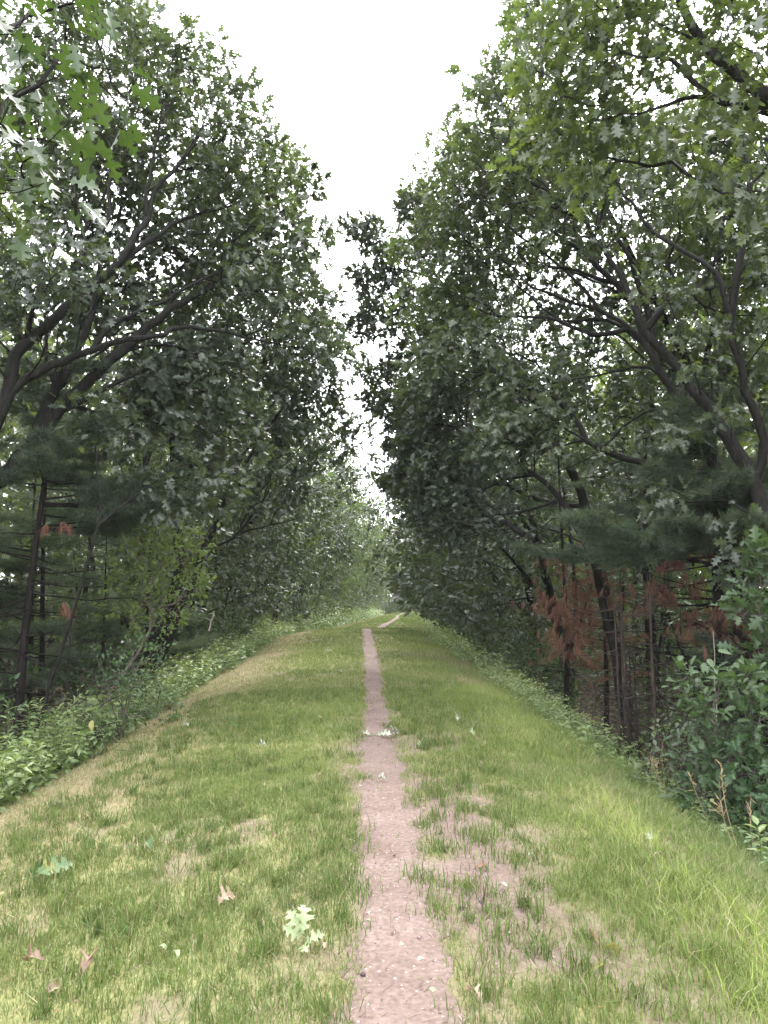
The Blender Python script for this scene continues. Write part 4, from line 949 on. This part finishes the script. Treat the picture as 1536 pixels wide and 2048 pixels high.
def shrubs():
    rg = np.random.default_rng(66); first = set()
    ps = [shrub_proto(500, 1.7, 1.7, OVATE, .075, 330, 'shrub'), shrub_proto(501, 2.2, 1.5, OVATE, .065, 330, 'shrub'), shrub_proto(502, 1.5, 1.9, LEAF8, .11, 260, 'shrub'), shrub_proto(503, 2.6, 1.9, LEAF4, .09, 360, 'oak')]
    for side, nm in ((-1, 'left'), (1, 'right')):
        y = 10.6 if side < 0 else 12.5; i = 0
        while y < 108:
            u = side * ((4.9 if side < 0 else 4.5) + 1.2 * rg.random()); x = u + axis(y)
            if not (side > 0 and y < 15 and u < 5):
                place(ps[i % 4], x, y, rg.random() * 6.28, .85 + .5 * rg.random() + .5 * (y > 45), f'leafy shrub in the row along the foot of the {nm} bank', f'shrubs along the {nm} bank', first)
            y += .95 + .5 * rg.random() + y * .012; i += 1
    # nearer shrubs in the lower right corner
    for k, (px, py, d, sc, lab) in enumerate([(1500, 1600, 6.9, .75, 'dark low shrub at the right edge below the white oak sapling'), (1390, 1540, 8.0, .6, 'low round leaved shrub just over the crest at lower right'), (1545, 1480, 7.6, .8, 'shrub cut by the right edge beside the oak sapling')]):
        q = at(px, py, d); place(ps[(k + 2) % 4], q[0], d, 2.1 * k, sc, lab, None, first)
    for k, (px, d, sc, lab) in enumerate([(8, 9.6, .95, 'pale leaved bush cut by the left edge in front of the pines'), (250, 10.2, .8, 'dark leaved shrub behind the weeds left of the airy small tree')]):
        q = at(px, 1300, d); place(ps[k], q[0], d, 1.3 * k, sc, lab, None, first)

def weed_cover():
    """dense leafy ground cover down both shoulders: too thick to count"""
    rg = np.random.default_rng(70); L = []; stems = []
    def band(side, y0, y1, dens, ulo, uhi, hlo, hhi, lsz, nl, tpl):
        n = int((y1 - y0) * (uhi - ulo) * dens); y = y0 + (y1 - y0) * rg.random(n); u = side * (ulo + (uhi - ulo) * rg.random(n)); x = u + axis(y)
        ed = ulo + .45 * (fbm(y * .7, y * 0, 401 + side, 2) - .3); m = (np.abs(u) > ed) & (np.abs(x) < .6 * y + 2); x, y, u = x[m], y[m], u[m]
        hp = fbm(x * .9, y * .7, 411, 3)
        for i in range(len(x)):
            grow_ = sstep(0, .9, abs(u[i]) - ulo)
            h = (hlo + (hhi - hlo) * (.25 + .75 * grow_)) * (.55 + .9 * hp[i]) * (.7 + .5 * rg.random())
            b = np.array([x[i], y[i], float(Hs(x[i], y[i])) - .02]); ln = rg.normal(size=2) * .18 * h + np.array([-side * .12 * h, 0])
            t = np.linspace(.18, 1, nl); a0 = rg.random() * 6.28
            c = b + np.stack([ln[0] * t ** 2, ln[1] * t ** 2, h * t], 1)
            ang = a0 + np.arange(nl) * 2.4
            for sgn in (0, PI):
                d = np.stack([np.cos(ang + sgn), np.sin(ang + sgn), .25 + .3 * rg.normal(size=nl) - .3 * (1 - t)], 1)
                nn = np.stack([.35 * rg.normal(size=nl), .35 * rg.normal(size=nl), np.ones(nl)], 1)
                L.append((tpl, c + .01 * unit(d), d, nn, lsz * (.6 + .6 * rg.random(nl)) * (1.15 - .5 * t), np.clip(.15 + .55 * hp[i] + .35 * t * t + .25 * (rg.random(nl) - .5), 0, 1)))
            stems.append((b, c[-1]))
    band(-1, 4.0, 9, 42, 3.0, 5.2, .22, .72, .11, 8, OVATE)
    band(-1, 9, 18, 30, 2.9, 5.1, .24, .75, .115, 7, OVATE)
    band(-1, 18, 40, 14, 2.8, 4.9, .28, .85, .15, 6, OVATE)
    band(-1, 40, 110, 4, 2.8, 5.2, .4, 1.4, .24, 5, LEAF4)
    band(-1, 4.5, 14, 7, 3.1, 4.8, .3, .75, .19, 6, OVATE)
    band(-1, 5, 16, 8, 3.2, 5.0, .3, .85, .14, 14, LANCE)
    band(1, 5, 16, 7, 2.9, 4.6, .15, .5, .15, 5, OVATE)
    band(1, 4.3, 9, 46, 2.75, 4.8, .12, .5, .085, 6, OVATE)
    band(1, 9, 18, 42, 2.5, 4.8, .16, .5, .105, 6, OVATE)
    band(1, 18, 40, 17, 2.4, 5.2, .2, .7, .14, 5, OVATE)
    band(1, 40, 110, 5, 2.5, 5.4, .4, 1.0, .22, 5, LEAF4)
    groups = {}
    for l in L: groups.setdefault(id(l[0]), []).append(l)
    parts = []
    for g in groups.values():
        parts.append(leaves(g[0][0], *[np.concatenate([q[j] for q in g]) for j in range(1, 6)]))
    s0 = np.array([s[0] for s in stems]); s1 = np.array([s[1] for s in stems]); v, f = prisms(s0, s1, np.full(len(s0), .004), np.full(len(s0), .002), 3)
    parts.append((v, f, np.full(len(v), .3)))
    tag(obj('weed_cover', leaf_mesh('weed_cover', parts), M['weed']), 'thick leafy weeds covering the shoulders of the bank', 'ground cover', kind='stuff')

def stalk_plant(name, label, base, top, nleaf, lsz, tpl, seed, mat='weed', tint=.6, t0=.2, group=None, cat='plant', r=.006):
    rg = np.random.default_rng(seed); base = np.asarray(base); d = np.asarray(top) - base
    s = np.linspace(0, 1, 9); P = d * s[:, None] + np.array([.05, .02, 0]) * np.sin(s * PI)[:, None] * np.linalg.norm(d)
    V, F = tube(P, np.linspace(r, r * .35, 9), 5); root = thing(name, label, cat, base, group)
    obj('stem', mk_mesh('stem', V, F, True), M['green_stem'], root)
    t = np.linspace(t0, 1, nleaf); c = np.stack([np.interp(t, s, P[:, j]) for j in range(3)], 1); ang = rg.random() * 6 + np.arange(nleaf) * 2.4
    dd = np.stack([np.cos(ang), np.sin(ang), .15 + .7 * t ** 2], 1); nn = np.stack([.2 * rg.normal(size=nleaf), .2 * rg.normal(size=nleaf), np.ones(nleaf)], 1)
    obj('foliage', leaf_mesh('foliage', [leaves(tpl, c, dd, nn, lsz * (.7 + .4 * rg.random(nleaf)) * (1.1 - .35 * t), np.clip(tint + .3 * (t - .5) + .1 * rg.normal(size=nleaf), 0, 1))]), M[mat], root)
    return root
def plants():
    k = 0
    for px, py, d, lab in [(15, 1402, 8.3, 'goldenrod shoot cut by the left edge, pale at the tip'), (57, 1408, 8.4, 'goldenrod with arching yellowish leaves, leftmost of the tall pair above the weeds'), (80, 1399, 8.7, 'tallest goldenrod stem above the weed bank at far left'),
                           (112, 1418, 8.6, 'goldenrod stem with drooping narrow leaves between its taller neighbours'), (147, 1402, 8.9, 'goldenrod with yellow tipped arching leaves before the brown twigs'), (125, 1430, 8.2, 'short goldenrod stem low in the weed bank on the left'),
                           (293, 1322, 12.6, 'upright narrow leaved plant above the weeds below the airy small tree'), (312, 1330, 12.8, 'second upright narrow leaved plant, just right of its twin above the weeds')]:
        top = at(px, py, d); b = np.array([top[0] - .1, d, Hs(top[0] - .1, d)]); stalk_plant('goldenrod', lab, b, top, 36, .15, LANCE, 600 + k, tint=.8, t0=.25, group='tall stems in the left weeds'); k += 1
    top = at(598, 1232, 35); b = np.array([top[0], 35, Hs(top[0], 35)])
    stalk_plant('seedling_tree', 'bright green seedling standing above the left weeds near the crest', b, top, 44, .34, OVATE, 620, tint=.8, t0=.2, cat='seedling', r=.012)
    top = at(1134, 1392, 10.5); b = np.array([top[0] + .03, 10.5, Hs(top[0] + .03, 10.5)])
    stalk_plant('horseweed', 'tall narrow green stalk rising over the right edge of the grass', b, top, 46, .11, LANCE, 621, tint=.6, t0=.1)
    top = at(1172, 1452, 9.2); b = np.array([top[0], 9.2, Hs(top[0], 9.2)])
    stalk_plant('seedling', 'broad leaved pale seedling on the right crest', b, top, 7, .14, OVATE, 622, tint=.8, t0=.5)
    top = at(1515, 1650, 5.9); b = np.array([top[0], 5.9, Hs(top[0], 5.9)])
    stalk_plant('seedling', 'yellow green broad leaved seedling at the right edge above the long grass', b, top, 12, .13, OVATE, 623, tint=.85, t0=.4)
    # dry grass stems with seed heads
    for k, (tx, ty, bx, by, d, lab) in enumerate([(1443, 1527, 1485, 1700, 6.0, 'tallest dry grass stem with a seed head at lower right'), (1300, 1503, 1345, 1560, 7.6, 'dry seed stem leaning left on the right crest'), (1312, 1520, 1342, 1575, 7.4, 'shorter dry seed stem beside the leaning one'),
                                                  (1326, 1490, 1340, 1550, 7.8, 'thin dry stem standing before the dark hollow'), (1378, 1542, 1440, 1620, 6.7, 'slanting dry stem right of the dark hollow'), (1440, 1600, 1478, 1660, 6.1, 'rust tinted branching seed head beside the tallest dry stem'), (1502, 1595, 1515, 1640, 6.0, 'short dry seed stem near the right edge')]):
        b = at(bx, by, d); b[2] = Hs(b[0], d); top = at(tx, ty, d); rg = np.random.default_rng(640 + k); L = np.linalg.norm(top - b)
        s = np.linspace(0, 1, 10); P = (top - b) * s[:, None] + np.array([-.06, 0, .06]) * L * np.sin(s * PI)[:, None]
        r = thing('seed_stem', lab, 'dry grass', b, 'dry seed stems on the right crest'); V, F = tube(P, np.linspace(.003, .0016, 10), 4); obj('stalk', mk_mesh('stalk', V, F, True), M['stalk'], r)
        parts = []
        for j in range(16 if k in (0, 5) else 9):
            f = .62 + .38 * rg.random(); q = np.array([np.interp(f, s, P[:, i]) for i in range(3)]); e = q + unit(rg.normal(size=3) * .5 + unit(top - b) * .8) * (.03 + .05 * rg.random()) * (1.6 if k == 5 else 1)
            parts.append(tube(np.array([q, (q + e) / 2, e]), [.0012, .0028, .0006], 4))
        V, F = join(parts); obj('seed_head', mk_mesh('seed_head', V, F, True), M['stalk'], r)
    # bare sticks
    for k, (x0, y0, x1, y1, d, mat, rr, lab) in enumerate([(418, 1262, 428, 1222, 14.0, 'bleached', .018, 'short bleached snag standing in the left shrubs'), (1428, 1345, 1426, 1262, 8.6, 'bleached', .010, 'bare pale forked twig standing before the rust brown branches'),
                                                           (1285, 1520, 1318, 1432, 9.0, 'dead_wood', .012, 'dead slanting stick in the dark hollow on the right'), (1250, 1398, 1350, 1385, 9.6, 'dead_wood', .010, 'level bare branch crossing the dark hollow'),
                                                           (5, 1440, 20, 1395, 8.6, 'dead_wood', .02, 'broken brown stub at the left edge behind the goldenrod')]):
        a, b = at(x0, y0, d), at(x1, y1, d); rg = np.random.default_rng(660 + k); L = np.linalg.norm(b - a)
        if k in (1, 2, 4): a[2] = min(a[2], Hs(a[0], d) + 0.0)
        s = np.linspace(0, 1, 9); P = (b - a) * s[:, None] + rg.normal(size=(9, 3)) * .018 * L; P[0] = 0
        parts = [tube(P, np.linspace(rr, rr * .4, 9), 6)]
        for j in (4, 6, 7):
            e = P[j] + unit(rg.normal(size=3) + (b - a) / L) * .22 * L; parts.append(tube(np.array([P[j], (P[j] + e) / 2 + .02 * rg.normal(size=3) * L, e]), [rr * .5, rr * .35, rr * .15], 5))
        V, F = join(parts); t = obj('dead_stick', mk_mesh('dead_stick', V, F, True), M[mat]); t.location = a; tag(t, lab, 'stick')
    # heap of brown dead twigs under the left pines
    rg = np.random.default_rng(670); n = 900
    c = np.stack([-4.9 + .75 * rg.normal(size=n), 10.0 + .9 * rg.normal(size=n), np.zeros(n)], 1); c[:, 2] = H(c[:, 0], c[:, 1]) + .9 * rg.random(n) ** 1.5
    d = unit(rg.normal(size=(n, 3)) * np.array([1, 1, .45])); L = .25 + .5 * rg.random(n); mid = c + d * L[:, None] * .5 + .05 * rg.normal(size=(n, 3)); e = mid + unit(d + .4 * rg.normal(size=(n, 3))) * L[:, None] * .5
    V, F = join([prisms(c, mid, np.full(n, .006), np.full(n, .004), 3), prisms(mid, e, np.full(n, .004), np.full(n, .0015), 3)])
    tag(obj('brushwood', mk_mesh('brushwood', V, F), M['dead_wood']), 'tangle of brown dead twigs under the left pines', 'brush', kind='stuff')
    n = 700; c = np.stack([4.1 + .6 * rg.normal(size=n), 10.6 + 1.4 * rg.normal(size=n), np.zeros(n)], 1); c[:, 2] = H(c[:, 0], c[:, 1]) + 1.3 * rg.random(n) ** 1.6
    d = unit(rg.normal(size=(n, 3)) * np.array([1, 1, .6])); L = .25 + .6 * rg.random(n); mid = c + d * L[:, None] * .5 + .05 * rg.normal(size=(n, 3)); e = mid + unit(d + .4 * rg.normal(size=(n, 3))) * L[:, None] * .5
    V, F = join([prisms(c, mid, np.full(n, .006), np.full(n, .004), 3), prisms(mid, e, np.full(n, .004), np.full(n, .0015), 3)])
    tag(obj('brushwood', mk_mesh('brushwood', V, F), M['dead_wood']), 'tangle of dead twigs filling the dark hollow on the right', 'brush', kind='stuff')

# ------------------------------------------------------------------ things lying on the turf
def fl_mat(name, c0, c1, rough=.55):
    m, nt, out = node_mat(name); tc = N(nt, 'ShaderNodeTexCoord'); n = N(nt, 'ShaderNodeTexNoise'); n.inputs['Scale'].default_value = 30; n.inputs['Detail'].default_value = 4
    nt.links.new(tc.outputs['Object'], n.inputs['Vector']); r = ramp(nt, [(.35, c0), (.65, c1)]); nt.links.new(n.outputs['Fac'], r.inputs['Fac'])
    b = N(nt, 'ShaderNodeBsdfPrincipled'); b.inputs['Roughness'].default_value = rough; nt.links.new(r.outputs['Color'], b.inputs['Base Color'])
    t = N(nt, 'ShaderNodeBsdfTranslucent'); nt.links.new(r.outputs['Color'], t.inputs['Color']); mx = N(nt, 'ShaderNodeMixShader'); mx.inputs[0].default_value = .2
    nt.links.new(b.outputs[0], mx.inputs[1]); nt.links.new(t.outputs[0], mx.inputs[2]); nt.links.new(mx.outputs[0], out.inputs[0]); return m
FM = {'pale': fl_mat('pale_leaf_back', (.21, .27, .13), (.31, .36, .20)), 'brown': fl_mat('brown_dry_leaf', (.14, .085, .055), (.26, .175, .12)), 'tan': fl_mat('tan_dry_leaf', (.27, .20, .13), (.38, .30, .22)),
      'rust': fl_mat('rust_dry_leaf', (.17, .085, .045), (.25, .14, .08)), 'green': fl_mat('fresh_fallen_leaf', (.065, .115, .04), (.10, .165, .06)), 'yellow': fl_mat('yellow_leaf', (.20, .20, .05), (.28, .27, .09)), 'dark': fl_mat('dark_dead_leaf', (.05, .035, .025), (.1, .07, .05)),
      'white': fl_mat('bleached_leaf', (.28, .31, .23), (.40, .42, .33))}
def fine_leaf(tpl, size, curl, twist, pos, d, n):
    TV, TF = tpl; V = TV.copy(); t = V[:, 1]
    V[:, 2] = np.abs(V[:, 0]) * curl + twist * V[:, 0] * t + .35 * curl * np.sin(t * PI) - .1 * t
    d = unit(np.asarray(d, float)); x = unit(np.cross(d, n)); z = np.cross(x, d)
    return np.asarray(pos) + size * (V @ np.stack([x, d, z])), TF
def fallen():
    S = [(175, 1955, .13, 'brown', LEAF20, 'curled brown oak leaf lying in the grass at lower left'), (62, 1946, .11, 'brown', LEAF20, 'small brown leaf near the lower left corner'), (105, 1998, .07, 'tan', OVATE, 'pale tan leaf scrap in the lower left corner'),
         (323, 1915, .06, 'pale', OVATE, 'small round pale green leaf, left of a pair in the grass'), (350, 1926, .06, 'pale', OVATE, 'small round pale green leaf, right of a pair in the grass'), (762, 1567, .10, 'white', LEAF20, 'pale oak leaf lying flat on the path'),
         (525, 1503, .11, 'white', LEAF20, 'whitish upturned leaf on the turf left of the path'), (1303, 1690, .12, 'white', LEAF20, 'whitish torn leaf on the long grass at right'), (1225, 1915, .08, 'yellow', OVATE, 'yellow green leaf at lower right'),
         (1200, 1956, .12, 'yellow', LANCE, 'narrow curled yellow green leaf at lower right, nearest the viewer'), (965, 1822, .10, 'dark', LEAF20, 'dark curled leaf on bare soil right of the path'), (962, 1743, .07, 'rust', OVATE, 'small rust coloured leaf on soil right of the path'),
         (948, 2012, .09, 'tan', LEAF20, 'tan curled leaf beside the path at the bottom edge'), (295, 1706, .12, 'green', OVATE, 'fresh green leaf standing in turf at left'), (262, 1705, .06, 'pale', OVATE, 'pale leaf scrap beside the fresh green leaf at left'),
         (262, 1508, .13, 'dark', LEAF20, 'dark curled leaf on the straw coloured left shoulder'), (372, 1460, .13, 'white', LEAF20, 'whitish leaf where the left shoulder meets the weeds'), (114, 1622, .13, 'white', LANCE, 'narrow whitish leaf on the left shoulder'),
         (680, 1348, .13, 'white', LEAF20, 'small whitish leaf far along the turf left of the path'), (840, 1497, .11, 'pale', LEAF20, 'pale star shaped leaf on soil right of the path'), (916, 1446, .16, 'white', LEAF20, 'whitish oak leaf on the turf right of the path'),
         (942, 1477, .13, 'pale', LEAF20, 'pale green leaf just below the whitish one right of the path'), (736, 1856, .045, 'pale', OVATE, 'tiny green and dark leaf on the near path'), (1188, 1890, .12, 'rust', LANCE, 'rust coloured strip of dead leaf at lower right'),
         (452, 1820, .11, 'tan', LEAF20, 'pale tan oak leaf half hidden in turf left of the path'), (1318, 1728, .12, 'tan', LANCE, 'tan dead blade slanting on the right shoulder'), (470, 1460, .16, 'green', LEAF20, 'dark green sprig leaf on the turf at left'), (640, 1440, .10, 'tan', LANCE, 'pale dry strip on turf left of the path'),
         (1005, 1780, .06, 'white', OVATE, 'tiny whitish leaf scrap on soil at right'), (1060, 1720, .05, 'white', OVATE, 'small white petal like scrap among the right tufts'), (650, 1905, .05, 'tan', OVATE, 'tan scrap beside the pale sprig at the path edge'), (655, 1306, .15, 'white', LEAF20, 'farthest whitish leaf on the left turf')]
    for k, (px, py, sz, mt, tpl, lab) in enumerate(S):
        rg = np.random.default_rng(700 + k); g = ground_at(px, py); a = rg.random() * 6.28
        d = np.array([math.cos(a), math.sin(a), .15 + .25 * rg.random()]); n = np.array([.3 * rg.normal(), -.25 + .3 * rg.normal(), 1.0])
        lift = .012 if bareness(g[0:1], g[1:2])[0] > .6 else .02
        V, F = fine_leaf(LEAFX if tpl is LEAF20 else tpl, sz * .9, .5 + .9 * rg.random(), .9 * rg.normal(), [0, 0, lift], d, n); V[:, :2] -= V[:, :2].mean(0)
        V[:, 2] += max(0, .004 - V[:, 2].min())
        o = obj('fallen_leaf', mk_mesh('fallen_leaf', V, F, True), FM[mt]); o.location = g; tag(o, lab, 'leaf', 'fallen leaves on the turf and path')
    # crumbs of old leaves worked into the turf
    rg = np.random.default_rng(720); n = 1500; y = 2 + 13 * rg.random(n) ** 1.3; x = axis(y) + (rg.random(n) * 2 - 1) * 3.0
    d = rg.normal(size=(n, 3)); d[:, 2] *= .35; nn = rg.normal(size=(n, 3)) * .5; nn[:, 2] += 1
    v, f, _ = leaves(OVATE, np.stack([x, y, H(x, y) + .012 + .012 * rg.random(n)], 1), d, nn, .012 + .035 * rg.random(n) ** 3, rg.random(n))
    cols = np.array([[.22, .15, .1, 1], [.32, .25, .18, 1], [.12, .075, .05, 1], [.36, .36, .26, 1], [.26, .13, .07, 1]])[rg.integers(0, 5, n)]
    tag(obj('leaf_litter', mk_mesh('leaf_litter', v, f, False, {'col': ('FLOAT_COLOR', np.repeat(cols, len(OVATE[0]), 0))}), M['blade']), 'crumbs of old leaves scattered through the turf and soil', 'litter', kind='stuff')
    # yellow leaf hanging in the weeds at left
    p = at(184, 1440, 8.0); V, F = fine_leaf(OVATE, .115, .3, .2, [0, 0, 0], (.1, -.2, -1), (0, -1, .2)); o = obj('fallen_leaf', mk_mesh('fallen_leaf', V, F, True), FM['yellow']); o.location = p; tag(o, 'yellow leaf hanging upright in the left weeds', 'leaf', 'fallen leaves on the turf and path')
    # sprigs: stem + several leaves
    def sprig(px, py, lab, spec, sz, yaw, mt, up=.1):
        g = ground_at(px, py); r = thing('oak_sprig', lab, 'sprig', g); rg = np.random.default_rng(int(px)); s = np.linspace(0, 1, 6); dv = np.array([math.cos(yaw), math.sin(yaw), up])
        P = dv * (s * sz * .9)[:, None] + np.array([0, 0, .02]) + .01 * rg.normal(size=(6, 3)) * s[:, None]; V, F = tube(P, np.linspace(.004, .002, 6), 5); obj('twig', mk_mesh('twig', V, F, True), M['green_stem'], r)
        for t, a, l, m2, pitch in spec:
            q = dv * sz * .9 * t + np.array([0, 0, .025]); d = np.array([math.cos(yaw + a), math.sin(yaw + a), pitch]); n = np.array([.9 * rg.normal(), -.7, .8])
            V, F = fine_leaf(LEAFX, l, .3 + .3 * rg.random(), .4 * rg.normal(), q, d, n); obj('leaf', mk_mesh('leaf', V, F, True), FM[m2], r)
    sprig(612, 1912, 'sprig of large pale green oak leaves propped in grass beside the path', [(.9, .5, .115, 'pale', .9), (.8, -.35, .135, 'pale', 1.0), (.7, 1.5, .10, 'pale', .6), (.3, -1.6, .095, 'pale', .3), (.3, 2.9, .09, 'pale', .1)], .07, 2.0, 'pale', .8)
    sprig(738, 1476, 'oak sprig with whitish leaf backs lying across the path', [(.9, .3, .17, 'white', .1), (.6, -.6, .15, 'white', .12), (.4, .7, .14, 'white', .1), (.95, -.2, .14, 'dark', .2), (.1, 2.6, .12, 'white', .05)], .22, .1, 'white')
    sprig(20, 1770, 'green oak sprig in the turf cut by the left edge', [(.9, .3, .17, 'green', .3), (.6, -.7, .16, 'green', .3), (.4, .9, .15, 'green', .35), (.7, .1, .13, 'yellow', .2)], .2, .2, 'green')
    # stones of the path worth naming
    for px, py, r, c, lab in [(726, 1958, .012, (.07, .045, .045), 'dark brown pebble on the left edge of the near path'), (838, 1884, .010, (.2, .14, .14), 'small grey pebble on the near path'), (840, 1925, .010, (.6, .55, .5), 'small pale pebble on the right of the near path')]:
        g = ground_at(px, py); rg = np.random.default_rng(int(px)); th = np.linspace(0, PI, 7)[:, None]; ph = np.arange(9)[None] * 2 * PI / 9
        q = np.stack([np.sin(th) * np.cos(ph), np.sin(th) * np.sin(ph), np.cos(th) * .75 * np.ones_like(ph)], -1) * r * (1 + .22 * (rg.random((7, 9, 1)) - .5)); q[0] = q[0].mean(0); q[-1] = q[-1].mean(0)
        i, j = np.meshgrid(np.arange(6), np.arange(9), indexing='ij'); j2 = (j + 1) % 9; F = np.stack([i * 9 + j, i * 9 + j2, (i + 1) * 9 + j2, (i + 1) * 9 + j], -1).reshape(-1, 4)
        m, nt, out = node_mat('pebble'); b = N(nt, 'ShaderNodeBsdfPrincipled'); b.inputs['Base Color'].default_value = (*c, 1); b.inputs['Roughness'].default_value = .8; nt.links.new(b.outputs[0], out.inputs[0])
        o = obj('pebble', mk_mesh('pebble', q.reshape(-1, 3), F[:, ::-1], True), m); o.location = g + np.array([0, 0, .012 + r * .4]); tag(o, lab, 'pebble')
def world_and_camera():
    sc = SC; w = bpy.data.worlds.new('World'); sc.world = w; w.use_nodes = True; nt = w.node_tree; nt.nodes.clear()
    out = N(nt, 'ShaderNodeOutputWorld'); bg = N(nt, 'ShaderNodeBackground')
    sky = N(nt, 'ShaderNodeTexSky', sky_type='NISHITA'); sky.sun_disc = False; sky.sun_elevation = math.radians(58); sky.sun_rotation = math.radians(20)
    sky.dust_density = 4; sky.air_density = 1.0
    hs = N(nt, 'ShaderNodeHueSaturation'); hs.inputs['Saturation'].default_value = .12; nt.links.new(sky.outputs[0], hs.inputs['Color'])
    mx = N(nt, 'ShaderNodeMix', data_type='RGBA'); mx.inputs[0].default_value = .72; nt.links.new(hs.outputs[0], mx.inputs[6]); mx.inputs[7].default_value = (9.6, 9.6, 10.1, 1)   # the closed cloud layer
    nt.links.new(mx.outputs[2], bg.inputs['Color']); bg.inputs['Strength'].default_value = .12; nt.links.new(bg.outputs[0], out.inputs['Surface'])
    l = bpy.data.lights.new('sun', 'SUN'); l.energy = 1.0; l.angle = math.radians(25); l.color = (1, .97, .92); so = bpy.data.objects.new('sun', l); COL.objects.link(so)
    # sun direction matches the sky: elevation 58, rotation 20 (clockwise from +Y)
    el, az = math.radians(58), math.radians(20)
    from mathutils import Vector
    so.rotation_euler = (-Vector((math.cos(el) * math.sin(az), math.cos(el) * math.cos(az), math.sin(el)))).to_track_quat('-Z', 'Y').to_euler()
    so.location = (0, 0, 30)
    cam = bpy.data.cameras.new('camera'); co = bpy.data.objects.new('camera', cam); COL.objects.link(co)
    cam.sensor_fit = 'VERTICAL'; cam.sensor_height = 36; cam.sensor_width = 27; cam.lens = 36 * F_PX / 2048; cam.clip_end = 2000; cam.clip_start = .05
    co.location = (0, 0, CAM_Z); co.rotation_euler = (PI / 2 + PITCH, 0, 0); sc.camera = co
    vs = sc.view_settings; vs.view_transform = 'Standard'; vs.look = 'None'; vs.gamma = 1; vs.use_curve_mapping = False; vs.exposure = 2.6
    c = sc.cycles; c.max_bounces = 6; c.diffuse_bounces = 4; c.glossy_bounces = 2; c.transmission_bounces = 4; c.volume_bounces = 1; c.transparent_max_bounces = 4
    c.sample_clamp_indirect = 6; c.use_denoising = True; c.denoiser = 'OPENIMAGEDENOISE'; c.denoising_input_passes = 'RGB_ALBEDO_NORMAL'; c.denoising_prefilter = 'NONE'

def haze():
    # the damp air: one closed box round the scene, the sky outside it
    me = bpy.data.meshes.new('haze'); x0, x1, y0, y1, z0, z1 = -505, 520, -65, 695, -4.5, 17.5
    v = [(x, y, z) for z in (z0, z1) for y in (y0, y1) for x in (x0, x1)]
    me.from_pydata(v, [], [(0, 2, 3, 1), (4, 5, 7, 6), (0, 1, 5, 4), (2, 6, 7, 3), (0, 4, 6, 2), (1, 3, 7, 5)])
    m, nt, out = node_mat('haze_air'); p = N(nt, 'ShaderNodeVolumePrincipled'); p.inputs['Density'].default_value = HAZE; p.inputs['Color'].default_value = (.93, .96, 1, 1); p.inputs['Anisotropy'].default_value = 0
    nt.links.new(p.outputs[0], out.inputs['Volume'])
    tag(obj('haze', me, m), 'thin pale haze filling the air above the path', 'haze', kind='stuff')
HAZE = .0004

def run():
    for f in (world_and_camera, build_ground, build_grass, hero_trees, forest, pines, distant_forest, shrubs, weed_cover, plants, fallen, haze):
        t = time.time(); f(); print('STEP %-18s %.1fs' % (f.__name__, time.time() - t))
    print('TRIS', sum(len(m.polygons) * (m.users if 0 else 1) for m in bpy.data.meshes), 'objs', len(bpy.data.objects), 'total', time.time() - T0)
run()
